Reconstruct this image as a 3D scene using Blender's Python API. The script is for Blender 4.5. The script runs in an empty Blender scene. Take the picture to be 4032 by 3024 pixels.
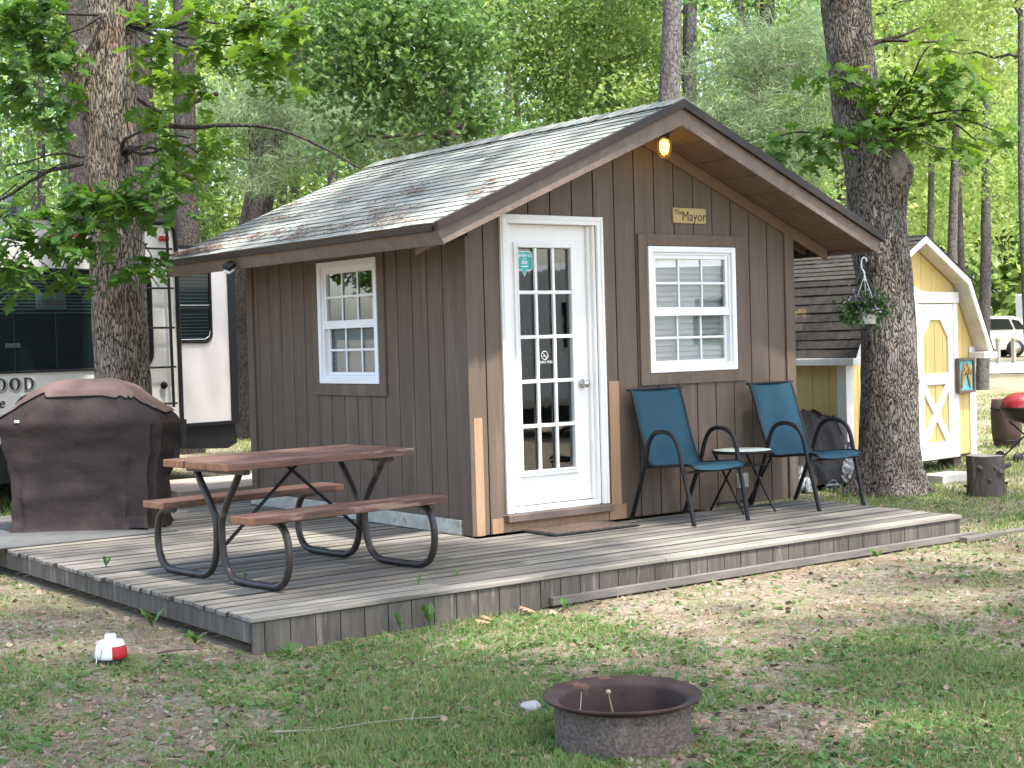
import bpy, bmesh, math, random
import numpy as np
from mathutils import Vector, Matrix, noise
random.seed(7); RNG = np.random.default_rng(11)
S = bpy.context.scene
COL = S.collection
R = math.radians
# ------------------------------------------------------------------ camera
cd = bpy.data.cameras.new('camera'); cam = bpy.data.objects.new('camera', cd); COL.objects.link(cam)
cd.sensor_width = 36; cd.lens = 5979.7 / 4032 * 36; cd.clip_start = .05; cd.clip_end = 2000
yaw, pit, rol = -0.6411, -0.0283, -0.0278
cy_, sy_ = math.cos(yaw), math.sin(yaw)
f_ = Vector((-sy_ * math.cos(pit), cy_ * math.cos(pit), math.sin(pit))); r0 = Vector((cy_, sy_, 0)); u0 = r0.cross(f_)
r_ = r0 * math.cos(rol) + u0 * math.sin(rol); u_ = -r0 * math.sin(rol) + u0 * math.cos(rol)
M = Matrix((r_, u_, -f_)).transposed().to_4x4(); M.translation = Vector((-6.1173, -8.689, 1.3616)); cam.matrix_world = M
S.camera = cam
# ------------------------------------------------------------------ world, sun, exposure
SUN_EL, SUN_AZ = 66.0, 176.0          # azimuth clockwise from +Y (towards -Y, a touch to the right)
W = bpy.data.worlds.new('World'); S.world = W; W.use_nodes = True
nt = W.node_tree; bg = nt.nodes['Background']; sky = nt.nodes.new('ShaderNodeTexSky'); sky.sky_type = 'NISHITA'
sky.sun_disc = False; sky.sun_elevation = R(SUN_EL); sky.sun_rotation = R(SUN_AZ); sky.air_density = 1.0; sky.dust_density = 3.5; sky.ozone_density = 1.0
nt.links.new(sky.outputs[0], bg.inputs[0]); bg.inputs[1].default_value = 0.15
sl = bpy.data.lights.new('sun', 'SUN'); sl.energy = 2.3; sl.angle = R(2.0); sl.color = (1, .955, .88)
so = bpy.data.objects.new('sun', sl); COL.objects.link(so)
az = R(SUN_AZ); sd = Vector((math.sin(az) * math.cos(R(SUN_EL)), math.cos(az) * math.cos(R(SUN_EL)), math.sin(R(SUN_EL))))
so.rotation_euler = sd.to_track_quat('Z', 'Y').to_euler(); so.location = (0, -10, 30)
S.view_settings.view_transform = 'Standard'; S.view_settings.look = 'None'; S.view_settings.gamma = 1; S.view_settings.use_curve_mapping = False
S.view_settings.exposure = 2.1
S.cycles.use_denoising = True; S.cycles.max_bounces = 8; S.cycles.transparent_max_bounces = 12; S.cycles.caustics_reflective = False; S.cycles.caustics_refractive = False
# ------------------------------------------------------------------ materials
MATS = {}
def _nodes(name):
    m = bpy.data.materials.new(name); m.use_nodes = True; n = m.node_tree.nodes; l = m.node_tree.links
    return m, n, l, n['Principled BSDF']
def pm(name, c1, c2=None, scale=6, stretch=(1, 1, 1), rough=.7, bump=.0, bscale=None, detail=6, spec=.3, metal=0, lo=.35, hi=.65, c3=None, s3=1.5, t3=.6, island=0, rough2=None):
    """noise-mixed two/three-tone procedural material in object space"""
    if name in MATS: return MATS[name]
    m, n, l, b = _nodes(name)
    b.inputs['Roughness'].default_value = rough; b.inputs['Specular IOR Level'].default_value = spec; b.inputs['Metallic'].default_value = metal
    c2 = c2 or tuple(x * .8 for x in c1)
    tc = n.new('ShaderNodeTexCoord'); mp = n.new('ShaderNodeMapping'); mp.inputs['Scale'].default_value = stretch
    l.new(tc.outputs['Object'], mp.inputs[0])
    nz = n.new('ShaderNodeTexNoise'); nz.inputs['Scale'].default_value = scale; nz.inputs['Detail'].default_value = detail; nz.inputs['Roughness'].default_value = .62
    l.new(mp.outputs[0], nz.inputs['Vector'])
    cr = n.new('ShaderNodeValToRGB'); cr.color_ramp.elements[0].position = lo; cr.color_ramp.elements[1].position = hi
    cr.color_ramp.elements[0].color = (*c1, 1); cr.color_ramp.elements[1].color = (*c2, 1)
    l.new(nz.outputs['Fac'], cr.inputs[0]); col = cr.outputs[0]
    if c3:
        n3 = n.new('ShaderNodeTexNoise'); n3.inputs['Scale'].default_value = s3; n3.inputs['Detail'].default_value = 8; n3.inputs['Roughness'].default_value = .65
        l.new(mp.outputs[0], n3.inputs['Vector'])
        r3 = n.new('ShaderNodeValToRGB'); r3.color_ramp.elements[0].position = t3; r3.color_ramp.elements[1].position = min(1, t3 + .07)
        l.new(n3.outputs['Fac'], r3.inputs[0])
        mx = n.new('ShaderNodeMix'); mx.data_type = 'RGBA'; l.new(r3.outputs[0], mx.inputs[0]); l.new(col, mx.inputs[6]); mx.inputs[7].default_value = (*c3, 1); col = mx.outputs[2]
    if island:
        g = n.new('ShaderNodeNewGeometry'); mr = n.new('ShaderNodeMapRange'); mr.inputs[3].default_value = 1 - island; mr.inputs[4].default_value = 1 + island
        l.new(g.outputs['Random Per Island'], mr.inputs[0])
        hs = n.new('ShaderNodeHueSaturation'); l.new(mr.outputs[0], hs.inputs['Value']); l.new(col, hs.inputs['Color']); col = hs.outputs[0]
    l.new(col, b.inputs['Base Color'])
    if rough2 is not None:
        rr = n.new('ShaderNodeMapRange'); rr.inputs[3].default_value = rough; rr.inputs[4].default_value = rough2; l.new(nz.outputs['Fac'], rr.inputs[0]); l.new(rr.outputs[0], b.inputs['Roughness'])
    if bump:
        nb = nz
        if bscale:
            nb = n.new('ShaderNodeTexNoise'); nb.inputs['Scale'].default_value = bscale; nb.inputs['Detail'].default_value = 6; l.new(mp.outputs[0], nb.inputs['Vector'])
        bp = n.new('ShaderNodeBump'); bp.inputs['Strength'].default_value = min(1, bump); bp.inputs['Distance'].default_value = .012 * max(1, bump)
        l.new(nb.outputs['Fac'], bp.inputs['Height']); l.new(bp.outputs[0], b.inputs['Normal'])
    MATS[name] = m; return m
def leafmat(name, c1, c2, trans=.45, rough=.45, c3=None):
    if name in MATS: return MATS[name]
    m, n, l, b = _nodes(name); out = n['Material Output']
    g = n.new('ShaderNodeNewGeometry'); cr = n.new('ShaderNodeValToRGB')
    cr.color_ramp.elements[0].color = (*c1, 1); cr.color_ramp.elements[1].color = (*c2, 1)
    if c3: e = cr.color_ramp.elements.new(.93); e.color = (*c2, 1); cr.color_ramp.elements[-1].color = (*c3, 1)
    l.new(g.outputs['Random Per Island'], cr.inputs[0]); l.new(cr.outputs[0], b.inputs['Base Color'])
    b.inputs['Roughness'].default_value = rough; b.inputs['Specular IOR Level'].default_value = .35
    t = n.new('ShaderNodeBsdfTranslucent'); mx = n.new('ShaderNodeMixShader'); mx.inputs[0].default_value = trans
    hs = n.new('ShaderNodeHueSaturation'); hs.inputs['Hue'].default_value = .485; hs.inputs['Saturation'].default_value = 1.1; hs.inputs['Value'].default_value = 1.5
    l.new(cr.outputs[0], hs.inputs['Color']); l.new(hs.outputs[0], t.inputs[0])
    l.new(b.outputs[0], mx.inputs[1]); l.new(t.outputs[0], mx.inputs[2]); l.new(mx.outputs[0], out.inputs[0])
    MATS[name] = m; return m
def barkmat(name, ridge, crack, tint, sc=14, vs=.22, bump=1.0):
    if name in MATS: return MATS[name]
    m, n, l, b = _nodes(name); b.inputs['Roughness'].default_value = .9; b.inputs['Specular IOR Level'].default_value = .15
    tc = n.new('ShaderNodeTexCoord'); mp = n.new('ShaderNodeMapping'); mp.inputs['Scale'].default_value = (1, 1, vs); l.new(tc.outputs['Object'], mp.inputs[0])
    nz = n.new('ShaderNodeTexNoise'); nz.inputs['Scale'].default_value = sc * .5; nz.inputs['Detail'].default_value = 4; l.new(mp.outputs[0], nz.inputs['Vector'])
    ad = n.new('ShaderNodeMix'); ad.data_type = 'RGBA'; ad.blend_type = 'LINEAR_LIGHT'; ad.inputs[0].default_value = .07; l.new(mp.outputs[0], ad.inputs[6]); l.new(nz.outputs['Color'], ad.inputs[7])
    vo = n.new('ShaderNodeTexVoronoi'); vo.feature = 'DISTANCE_TO_EDGE'; vo.inputs['Scale'].default_value = sc * 1.5; l.new(ad.outputs[2], vo.inputs['Vector'])
    v2 = n.new('ShaderNodeTexVoronoi'); v2.feature = 'DISTANCE_TO_EDGE'; v2.inputs['Scale'].default_value = sc * 3.1; l.new(ad.outputs[2], v2.inputs['Vector'])
    mn = n.new('ShaderNodeMath'); mn.operation = 'MULTIPLY_ADD'; mn.inputs[1].default_value = .45; l.new(v2.outputs['Distance'], mn.inputs[0]); l.new(vo.outputs['Distance'], mn.inputs[2])
    cr = n.new('ShaderNodeValToRGB'); e = cr.color_ramp.elements; e[0].position = .055; e[0].color = (*crack, 1); e[1].position = .23; e[1].color = (*ridge, 1)
    l.new(mn.outputs[0], cr.inputs[0])
    big = n.new('ShaderNodeTexNoise'); big.inputs['Scale'].default_value = 3.4; big.inputs['Detail'].default_value = 9; l.new(tc.outputs['Object'], big.inputs['Vector'])
    rb = n.new('ShaderNodeValToRGB'); rb.color_ramp.elements[0].position = .42; rb.color_ramp.elements[1].position = .7; l.new(big.outputs['Fac'], rb.inputs[0])
    mx = n.new('ShaderNodeMix'); mx.data_type = 'RGBA'; mx.blend_type = 'MULTIPLY'; l.new(rb.outputs[0], mx.inputs[0]); l.new(cr.outputs[0], mx.inputs[6]); mx.inputs[7].default_value = (*tint, 1)
    l.new(mx.outputs[2], b.inputs['Base Color'])
    bp = n.new('ShaderNodeBump'); bp.inputs['Strength'].default_value = bump; bp.inputs['Distance'].default_value = .03; mnn = n.new('ShaderNodeMath'); mnn.operation = 'MINIMUM'; mnn.inputs[1].default_value = .3
    l.new(mn.outputs[0], mnn.inputs[0]); l.new(mnn.outputs[0], bp.inputs['Height'])
    fine = n.new('ShaderNodeTexNoise'); fine.inputs['Scale'].default_value = 60; fine.inputs['Detail'].default_value = 5; l.new(mp.outputs[0], fine.inputs['Vector'])
    b2 = n.new('ShaderNodeBump'); b2.inputs['Strength'].default_value = .5; b2.inputs['Distance'].default_value = .008; l.new(fine.outputs['Fac'], b2.inputs['Height']); l.new(bp.outputs[0], b2.inputs['Normal'])
    l.new(b2.outputs[0], b.inputs['Normal']); MATS[name] = m; return m
def glassmat(name, tint=(.9, .95, .93), refl=.12, rough=.0, wave=0):
    if name in MATS: return MATS[name]
    m, n, l, b = _nodes(name); out = n['Material Output']
    tr = n.new('ShaderNodeBsdfTransparent'); tr.inputs[0].default_value = (*tint, 1); gl = n.new('ShaderNodeBsdfGlossy'); gl.inputs['Roughness'].default_value = rough
    fr = n.new('ShaderNodeFresnel'); ge = n.new('ShaderNodeNewGeometry'); io = n.new('ShaderNodeMath'); io.operation = 'MULTIPLY_ADD'; io.inputs[1].default_value = -.8333; io.inputs[2].default_value = 1.5; l.new(ge.outputs['Backfacing'], io.inputs[0]); l.new(io.outputs[0], fr.inputs[0]); ma = n.new('ShaderNodeMath'); ma.operation = 'MULTIPLY_ADD'; ma.inputs[1].default_value = 1; ma.inputs[2].default_value = refl; ma.use_clamp = True
    l.new(fr.outputs[0], ma.inputs[0]); mx = n.new('ShaderNodeMixShader'); l.new(ma.outputs[0], mx.inputs[0]); l.new(tr.outputs[0], mx.inputs[1]); l.new(gl.outputs[0], mx.inputs[2]); l.new(mx.outputs[0], out.inputs[0])
    if wave:
        nz = n.new('ShaderNodeTexNoise'); nz.inputs['Scale'].default_value = 5; tc = n.new('ShaderNodeTexCoord'); l.new(tc.outputs['Object'], nz.inputs['Vector'])
        bp = n.new('ShaderNodeBump'); bp.inputs['Strength'].default_value = .12; bp.inputs['Distance'].default_value = wave; l.new(nz.outputs['Fac'], bp.inputs['Height']); l.new(bp.outputs[0], gl.inputs['Normal'])
    MATS[name] = m; return m
def emat(name, c, s):
    if name in MATS: return MATS[name]
    m, n, l, b = _nodes(name); b.inputs['Emission Color'].default_value = (*c, 1); b.inputs['Emission Strength'].default_value = s; b.inputs['Base Color'].default_value = (*c, 1); MATS[name] = m; return m
SIDING = pm('siding_paint', (.127, .092, .067), (.156, .116, .087), 2.5, (7, 7, .6), .66, .5, 60, c3=(.176, .135, .104), s3=1.0, t3=.57, island=.05)
TRIM = pm('trim_paint', (.155, .115, .092), (.205, .155, .126), 4, (3, 3, 3), .6, .4, 50, c3=(.50, .43, .37), s3=6, t3=.70)
SOFF = pm('soffit_paint', (.15, .095, .062), (.19, .125, .085), 3, (1, 4, 1), .7, .2, 40)
BARE = pm('bare_cedar_trim', (.34, .205, .12), (.42, .27, .165), 3, (12, 12, .7), .7, .2, c3=(.33, .18, .1), s3=3, t3=.66)
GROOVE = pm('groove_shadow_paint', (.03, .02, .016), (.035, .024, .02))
WHITE = pm('white_paint', (.80, .80, .78), (.84, .84, .82), 5, (1, 1, .6), .35, .08, 20)
VINYL = pm('white_vinyl', (.80, .81, .82), (.84, .85, .86), 2, rough=.3)
DIRTYW = pm('weathered_white_board', (.52, .52, .46), (.36, .37, .32), 3, (.6, 3, 3), .8, .3, 30, c3=(.25, .24, .2), s3=4, t3=.6)
DECK = pm('weathered_decking', (.225, .208, .175), (.155, .142, .118), 2.2, (.55, 14, 6), .82, .5, 5, c3=(.10, .088, .074), s3=2.2, t3=.54, island=.34)
SKIRT = pm('weathered_skirt_board', (.130, .116, .096), (.078, .069, .058), 2.5, (7, 7, .8), .85, .5, 7, c3=(.205, .175, .142), s3=2.0, t3=.58, island=.14)
EDGEW = pm('edge_plank', (.19, .172, .15), (.13, .115, .10), 2, (1, 9, 4), .85, .5, 8)
SHING = pm('shingle_grey', (.335, .345, .315), (.285, .295, .27), 9, (1, 1, 1), .9, .35, 90, island=.06, c3=(.38, .41, .40), s3=2, t3=.55)
SHDARK = pm('shingle_edge', (.10, .09, .08), (.13, .12, .105), 20, rough=.9)
NEEDLE = pm('pine_needles', (.17, .095, .06), (.11, .07, .05), 9, island=.3, rough=.9)
REDW = pm('stained_redwood', (.165, .085, .062), (.082, .043, .033), 2.2, (1.2, 12, 6), .5, .35, 9, c3=(.27, .175, .14), s3=1.7, t3=.55, island=.12)
ENDG = pm('board_end_grain', (.34, .17, .095), (.24, .11, .06), 20, (1, 1, 1), .8, .3, c3=(.55, .47, .38), s3=9, t3=.6)
TUBE = pm('rusty_black_tube', (.020, .016, .015), (.040, .030, .026), 9, rough=.38, spec=.5, bump=.15, bscale=60, c3=(.12, .08, .065), s3=6, t3=.6)
BLACK = pm('black_powder_coat', (.006, .0065, .008), (.010, .0105, .012), 30, rough=.5, spec=.35)
SLING = pm('blue_sling_fabric', (.014, .052, .080), (.021, .070, .102), 3, rough=.75, bump=.15, bscale=420, spec=.2)
PLAST = pm('black_plastic', (.012, .012, .013), (.02, .02, .021), rough=.5)
STEEL = pm('brushed_nickel', (.6, .58, .55), (.5, .48, .46), metal=1, rough=.25)
RUST = pm('rusted_steel', (.085, .052, .042), (.05, .032, .028), 7, (1, 1, .6), .6, .35, 40, c3=(.20, .10, .06), s3=3, t3=.62, rough2=.85)
RUSTOUT = pm('soot_rust_wall', (.175, .14, .118), (.075, .059, .05), 75, rough=.9, bump=.8, bscale=70, c3=(.20, .155, .125), s3=9, t3=.6)
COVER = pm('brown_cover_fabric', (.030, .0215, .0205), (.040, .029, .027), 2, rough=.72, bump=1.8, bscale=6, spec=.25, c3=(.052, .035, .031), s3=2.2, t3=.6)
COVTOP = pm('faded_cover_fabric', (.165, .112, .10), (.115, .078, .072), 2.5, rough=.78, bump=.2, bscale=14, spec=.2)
RVW = pm('trailer_gelcoat', (.58, .57, .53), (.62, .61, .57), 1, rough=.2, spec=.5)
RVSL = pm('slideout_white', (.70, .66, .64), (.74, .70, .68), 1, rough=.3, spec=.4)
RVG = pm('dark_tinted_glass', (.006, .011, .012), (.008, .014, .015), rough=.06, spec=.6)
RED = pm('red_lens', (.5, .012, .015), (.42, .01, .01), rough=.2, spec=.6)
YEL = pm('yellow_siding_paint', (.59, .44, .165), (.64, .48, .19), 3, (4, 4, 1), .7, .25, 50)
SHEDW = pm('shed_white_trim', (.78, .77, .74), (.68, .67, .63), 3, (3, 3, 1), .6, .2, 30, c3=(.45, .40, .34), s3=1.6, t3=.70)
SHEDR = pm('mossy_shed_shingle', (.05, .043, .036), (.03, .026, .022), 12, rough=.95, bump=.8, bscale=50, island=.2, c3=(.16, .125, .05), s3=2.2, t3=.64)
CONC = pm('concrete', (.42, .41, .39), (.34, .33, .31), 10, rough=.9, bump=.3)
STONE = pm('pale_stone', (.42, .43, .42), (.33, .34, .34), 12, rough=.8, bump=.2)
TARP = pm('dark_tarp', (.018, .013, .012), (.032, .024, .021), 3, rough=.55, bump=1.0, bscale=9, spec=.25)
SILV = pm('silver_tarp', (.42, .43, .44), (.22, .22, .23), 4, rough=.35, bump=1.0, bscale=12, metal=.3, spec=.5)
TEAL = pm('teal_sticker', (.06, .36, .37), (.07, .40, .40), rough=.5)
INK = pm('dark_ink', (.02, .016, .012), (.03, .02, .015), rough=.6)
SIGNW = pm('sign_wood', (.50, .38, .18), (.42, .31, .14), 3, (1, 1, 6), .6, .1)
STUMPW = pm('stump_wood', (.12, .098, .082), (.065, .052, .045), 3, (6, 6, 1), .85, .6, 8, c3=(.19, .155, .13), s3=2.5, t3=.58)
BARK1 = barkmat('oak_bark', (.31, .265, .22), (.022, .017, .014), (.70, .60, .53), 24, .20, 1.0)
BARK2 = barkmat('oak_bark_grey', (.25, .22, .19), (.014, .012, .011), (.68, .62, .58), 23, .32, 1.0)
BARK3 = barkmat('pine_bark', (.082, .073, .066), (.022, .019, .017), (.75, .7, .66), 22, .35, .8)
BARK4 = barkmat('pale_bark', (.155, .145, .137), (.06, .052, .05), (.8, .76, .74), 14, .45, .6)
# ------------------------------------------------------------------ mesh helpers
class MB:
    def __init__(s): s.v = []; s.f = []; s.m = []; s.sm = []
    def add(s, vs, fs, mi=0, smooth=False):
        o = len(s.v); s.v += [tuple(v) for v in vs]
        for f in fs: s.f.append([i + o for i in f]); s.m.append(mi); s.sm.append(smooth)
        return s
    def box(s, a, b, mi=0, X=None):
        x0, y0, z0 = a; x1, y1, z1 = b
        vs = [(x0, y0, z0), (x1, y0, z0), (x1, y1, z0), (x0, y1, z0), (x0, y0, z1), (x1, y0, z1), (x1, y1, z1), (x0, y1, z1)]
        if X is not None: vs = [X @ Vector(v) for v in vs]
        return s.add(vs, [(0, 3, 2, 1), (4, 5, 6, 7), (0, 1, 5, 4), (1, 2, 6, 5), (2, 3, 7, 6), (3, 0, 4, 7)], mi)
    def prism(s, poly, vec, mi=0, smooth=False):
        """poly: 3-D points in order; extruded along vec"""
        n = len(poly); vs = [Vector(p) for p in poly]; vs += [p + Vector(vec) for p in vs]
        nrm = Vector((0, 0, 0))
        for i in range(n): nrm += vs[i].cross(vs[(i + 1) % n])
        fl = nrm.dot(Vector(vec)) > 0
        a = list(range(n)); b = [i + n for i in range(n)]
        fs = [a[::-1] if fl else a, b if fl else b[::-1]]
        for i in range(n):
            j = (i + 1) % n; q = [i, j, j + n, i + n]; fs.append(q if fl else q[::-1])
        return s.add(vs, fs, mi, smooth)
    def tube(s, pts, r, n=10, mi=0, caps=True, flat=(1, 1), up=None):
        pts = [Vector(p) for p in pts]; m = len(pts); rs = r if isinstance(r, (list, tuple)) else [r] * m
        vs = []; nx = None
        for i, p in enumerate(pts):
            t = (pts[min(i + 1, m - 1)] - pts[max(i - 1, 0)]).normalized()
            if nx is None:
                a = Vector(up) if up else (Vector((0, 0, 1)) if abs(t.z) < .9 else Vector((1, 0, 0))); nx = (a - t * a.dot(t)).normalized()
            else: nx = (nx - t * nx.dot(t)).normalized()
            ny = t.cross(nx)
            for k in range(n):
                a = 2 * math.pi * k / n; vs.append(p + nx * math.cos(a) * rs[i] * flat[0] + ny * math.sin(a) * rs[i] * flat[1])
        fs = [(i * n + k, i * n + (k + 1) % n, (i + 1) * n + (k + 1) % n, (i + 1) * n + k) for i in range(m - 1) for k in range(n)]
        s.add(vs, fs, mi, True)
        if caps: s.add(vs[:n], [tuple(range(n))[::-1]], mi); s.add(vs[-n:], [tuple(range(n))], mi)
        return s
    def lathe(s, prof, c=(0, 0, 0), n=48, mi=0, smooth=True, fn=None):
        vs = []; m = len(prof)
        for r, z in prof:
            for k in range(n):
                a = 2 * math.pi * k / n; rr = r * (fn(a, z) if fn else 1); vs.append((c[0] + rr * math.cos(a), c[1] + rr * math.sin(a), c[2] + z))
        fs = [(i * n + k, i * n + (k + 1) % n, (i + 1) * n + (k + 1) % n, (i + 1) * n + k) for i in range(m - 1) for k in range(n)]
        return s.add(vs, fs, mi, smooth)
    def disc(s, c, r, n=32, mi=0, z=0): return s.add([(c[0] + r * math.cos(2 * math.pi * k / n), c[1] + r * math.sin(2 * math.pi * k / n), c[2]) for k in range(n)], [tuple(range(n))], mi)
    def build(s, name, mats, parent=None, bevel=0, X=None, seg=1):
        me = bpy.data.meshes.new(name); me.from_pydata(s.v, [], s.f)
        for mt in (mats if isinstance(mats, (list, tuple)) else [mats]): me.materials.append(mt)
        me.polygons.foreach_set('material_index', s.m); me.polygons.foreach_set('use_smooth', s.sm); me.update()
        o = bpy.data.objects.new(name, me); COL.objects.link(o)
        if X is not None: me.transform(X)
        if parent is not None: o.parent = parent
        if bevel:
            b = o.modifiers.new('bevel', 'BEVEL'); b.width = bevel; b.segments = seg; b.limit_method = 'ANGLE'; b.angle_limit = R(40); b.harden_normals = False
        return o
def npmesh(name, verts, faces, mats, parent=None, smooth=False):
    """verts (N,3), faces (M,k) arrays"""
    me = bpy.data.meshes.new(name); N = len(verts); Mf, k = faces.shape
    me.vertices.add(N); me.vertices.foreach_set('co', np.ascontiguousarray(verts, dtype=np.float32).ravel())
    me.loops.add(Mf * k); me.loops.foreach_set('vertex_index', faces.ravel().astype(np.int32))
    me.polygons.add(Mf); me.polygons.foreach_set('loop_start', np.arange(0, Mf * k, k, dtype=np.int32)); me.polygons.foreach_set('loop_total', np.full(Mf, k, dtype=np.int32))
    me.polygons.foreach_set('use_smooth', np.full(Mf, smooth)); me.update(calc_edges=True); me.validate()
    for mt in (mats if isinstance(mats, (list, tuple)) else [mats]): me.materials.append(mt)
    o = bpy.data.objects.new(name, me); COL.objects.link(o)
    if parent is not None: o.parent = parent
    return o
def tag(o, label=None, cat=None, group=None, kind=None):
    if label: o['label'] = label
    if cat: o['category'] = cat
    if group: o['group'] = group
    if kind: o['kind'] = kind
    return o
def thing(name, label, cat, loc=(0, 0, 0), rz=0, group=None):
    o = bpy.data.objects.new(name, None); COL.objects.link(o); o.location = loc; o.rotation_euler = (0, 0, rz); o.empty_display_size = .1
    return tag(o, label, cat, group)
def text(name, s, size, mat, parent, X, bold=0, ext=.001, shear=0, align='CENTER', sx=1):
    c = bpy.data.curves.new(name, 'FONT'); c.body = s; c.size = size; c.extrude = ext; c.offset = bold; c.shear = shear; c.align_x = align; c.align_y = 'CENTER'; c.resolution_u = 3
    c.materials.append(mat); tmp = bpy.data.objects.new(name, c); COL.objects.link(tmp); bpy.context.view_layer.update()
    me = bpy.data.meshes.new_from_object(tmp.evaluated_get(bpy.context.evaluated_depsgraph_get())); bpy.data.objects.remove(tmp); me.materials.clear(); me.materials.append(mat); me.name = name
    o = bpy.data.objects.new(name, me); COL.objects.link(o); o.parent = parent; o.matrix_local = X @ Matrix.Diagonal((sx, 1, 1, 1)); return o
FRONT = lambda x, y, z: Matrix.Translation((x, y, z)) @ Matrix.Rotation(R(90), 4, 'X')       # text plane facing -Y
# ---- scatter of leaves / blades
def frames(nrm, dirs):
    n = nrm / np.linalg.norm(nrm, axis=1, keepdims=True); d = dirs - n * (dirs * n).sum(1, keepdims=True); d /= np.linalg.norm(d, axis=1, keepdims=True) + 1e-9
    return np.stack([np.cross(d, n), d, n], axis=2)       # columns: side, along, normal
def scatter(tv, tf, pos, F, sc):
    tv = np.asarray(tv, float); tf = np.asarray(tf); N = len(pos); sc = np.asarray(sc)
    if sc.ndim == 1: sc = sc[:, None].repeat(3, 1)
    v = np.einsum('nij,nkj->nki', F, tv[None] * sc[:, None, :]) + pos[:, None, :]
    f = tf[None] + (np.arange(N) * len(tv))[:, None, None]
    return v.reshape(-1, 3), f.reshape(-1, tf.shape[1])
_s = [(0, 0), (.10, .13), (.27, .20), (.11, .31), (.40, .45), (.12, .55), (.35, .72), (.13, .80), (0, 1)]
_sp = [0, .10, .16, .28, .38, .5, .62, .78, 1]
OAKV = [(0, y, 0) for y in _sp] + [(x, y, -.22 * x - .12 * y * y) for x, y in _s] + [(-x, y, -.22 * x - .12 * y * y) for x, y in _s]
OAKV = [(x, y, z if i > 8 else -.12 * y * y) for i, (x, y, z) in enumerate(OAKV)]
OAKF = [(i, i + 9, i + 10, i + 1) for i in range(8)] + [(i, i + 1, i + 19, i + 18) for i in range(8)]
LEAFV = [(0, 0, 0), (.30, .45, -.06), (0, 1, -.1), (-.30, .45, -.06)]; LEAFF = [(0, 1, 2, 3)]
NEEDV = [(-.03, 0, 0), (.03, 0, 0), (.018, 1, -.05), (-.018, 1, -.05)]; NEEDF = [(0, 1, 2, 3)]
def rdir(n):
    v = RNG.normal(size=(n, 3)); return v / np.linalg.norm(v, axis=1, keepdims=True)
def spray(name, clusters, dens, size, mat, parent, tv=OAKV, tf=OAKF, flat=.6, up=1.0, sub=.38, sig=.16):
    """leaves in small whorls spread through a list of (x,y,z,r) clusters"""
    P = []; D = []
    for x, y, z, r in clusters:
        nw = max(3, int(dens * r * r * 60)); c = rdir(nw) * (RNG.random((nw, 1)) ** .45) * r * 1.15; c[:, 2] *= flat; c += (x, y, z)
        for w in c:
            k = RNG.integers(4, 8); a = RNG.random(k) * 6.283; d = np.stack([np.cos(a), np.sin(a), RNG.normal(-.35, .3, k)], 1)
            P.append(w + d * sig * size + RNG.normal(0, .04, (k, 3))); D.append(d)
    P = np.concatenate(P); D = np.concatenate(D); n = len(P)
    nr = RNG.normal(0, .42, (n, 3)) + np.array([0, 0, up]); nr[:, :2] += D[:, :2] * .35
    v, f = scatter(tv, tf, P, frames(nr, D), size * RNG.uniform(.6, 1.15, n))
    return npmesh(name, v, f, mat, parent)
def crown(name, blobs, n, size, mat, parent, tv=LEAFV, tf=LEAFF, clump=.32, perclump=26, up=.5, flat=.7):
    """n leaves over ellipsoid blobs (x,y,z,rx,ry,rz) gathered in clumps"""
    w = np.array([b[3] * b[4] * b[5] for b in blobs]) ** .75; w /= w.sum(); P = []
    for b, q in zip(blobs, w):
        m = max(2, int(n * q / perclump)); c = rdir(m) * (RNG.random((m, 1)) ** .38); c = c * np.array(b[3:6]) + np.array(b[:3])
        rad = clump * RNG.uniform(.5, 1.4, (m, 1, 1)); o = RNG.normal(size=(m, perclump, 3)) * rad * np.array([1, 1, flat]) * .6; P.append((c[:, None, :] + o).reshape(-1, 3))
    P = np.concatenate(P); n = len(P); nr = RNG.normal(0, .6, (n, 3)) + np.array([0, 0, up]); D = rdir(n) + np.array([0, 0, -.3])
    v, f = scatter(tv, tf, P, frames(nr, D), size * RNG.uniform(.6, 1.3, n)); return npmesh(name, v, f, mat, parent)
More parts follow.
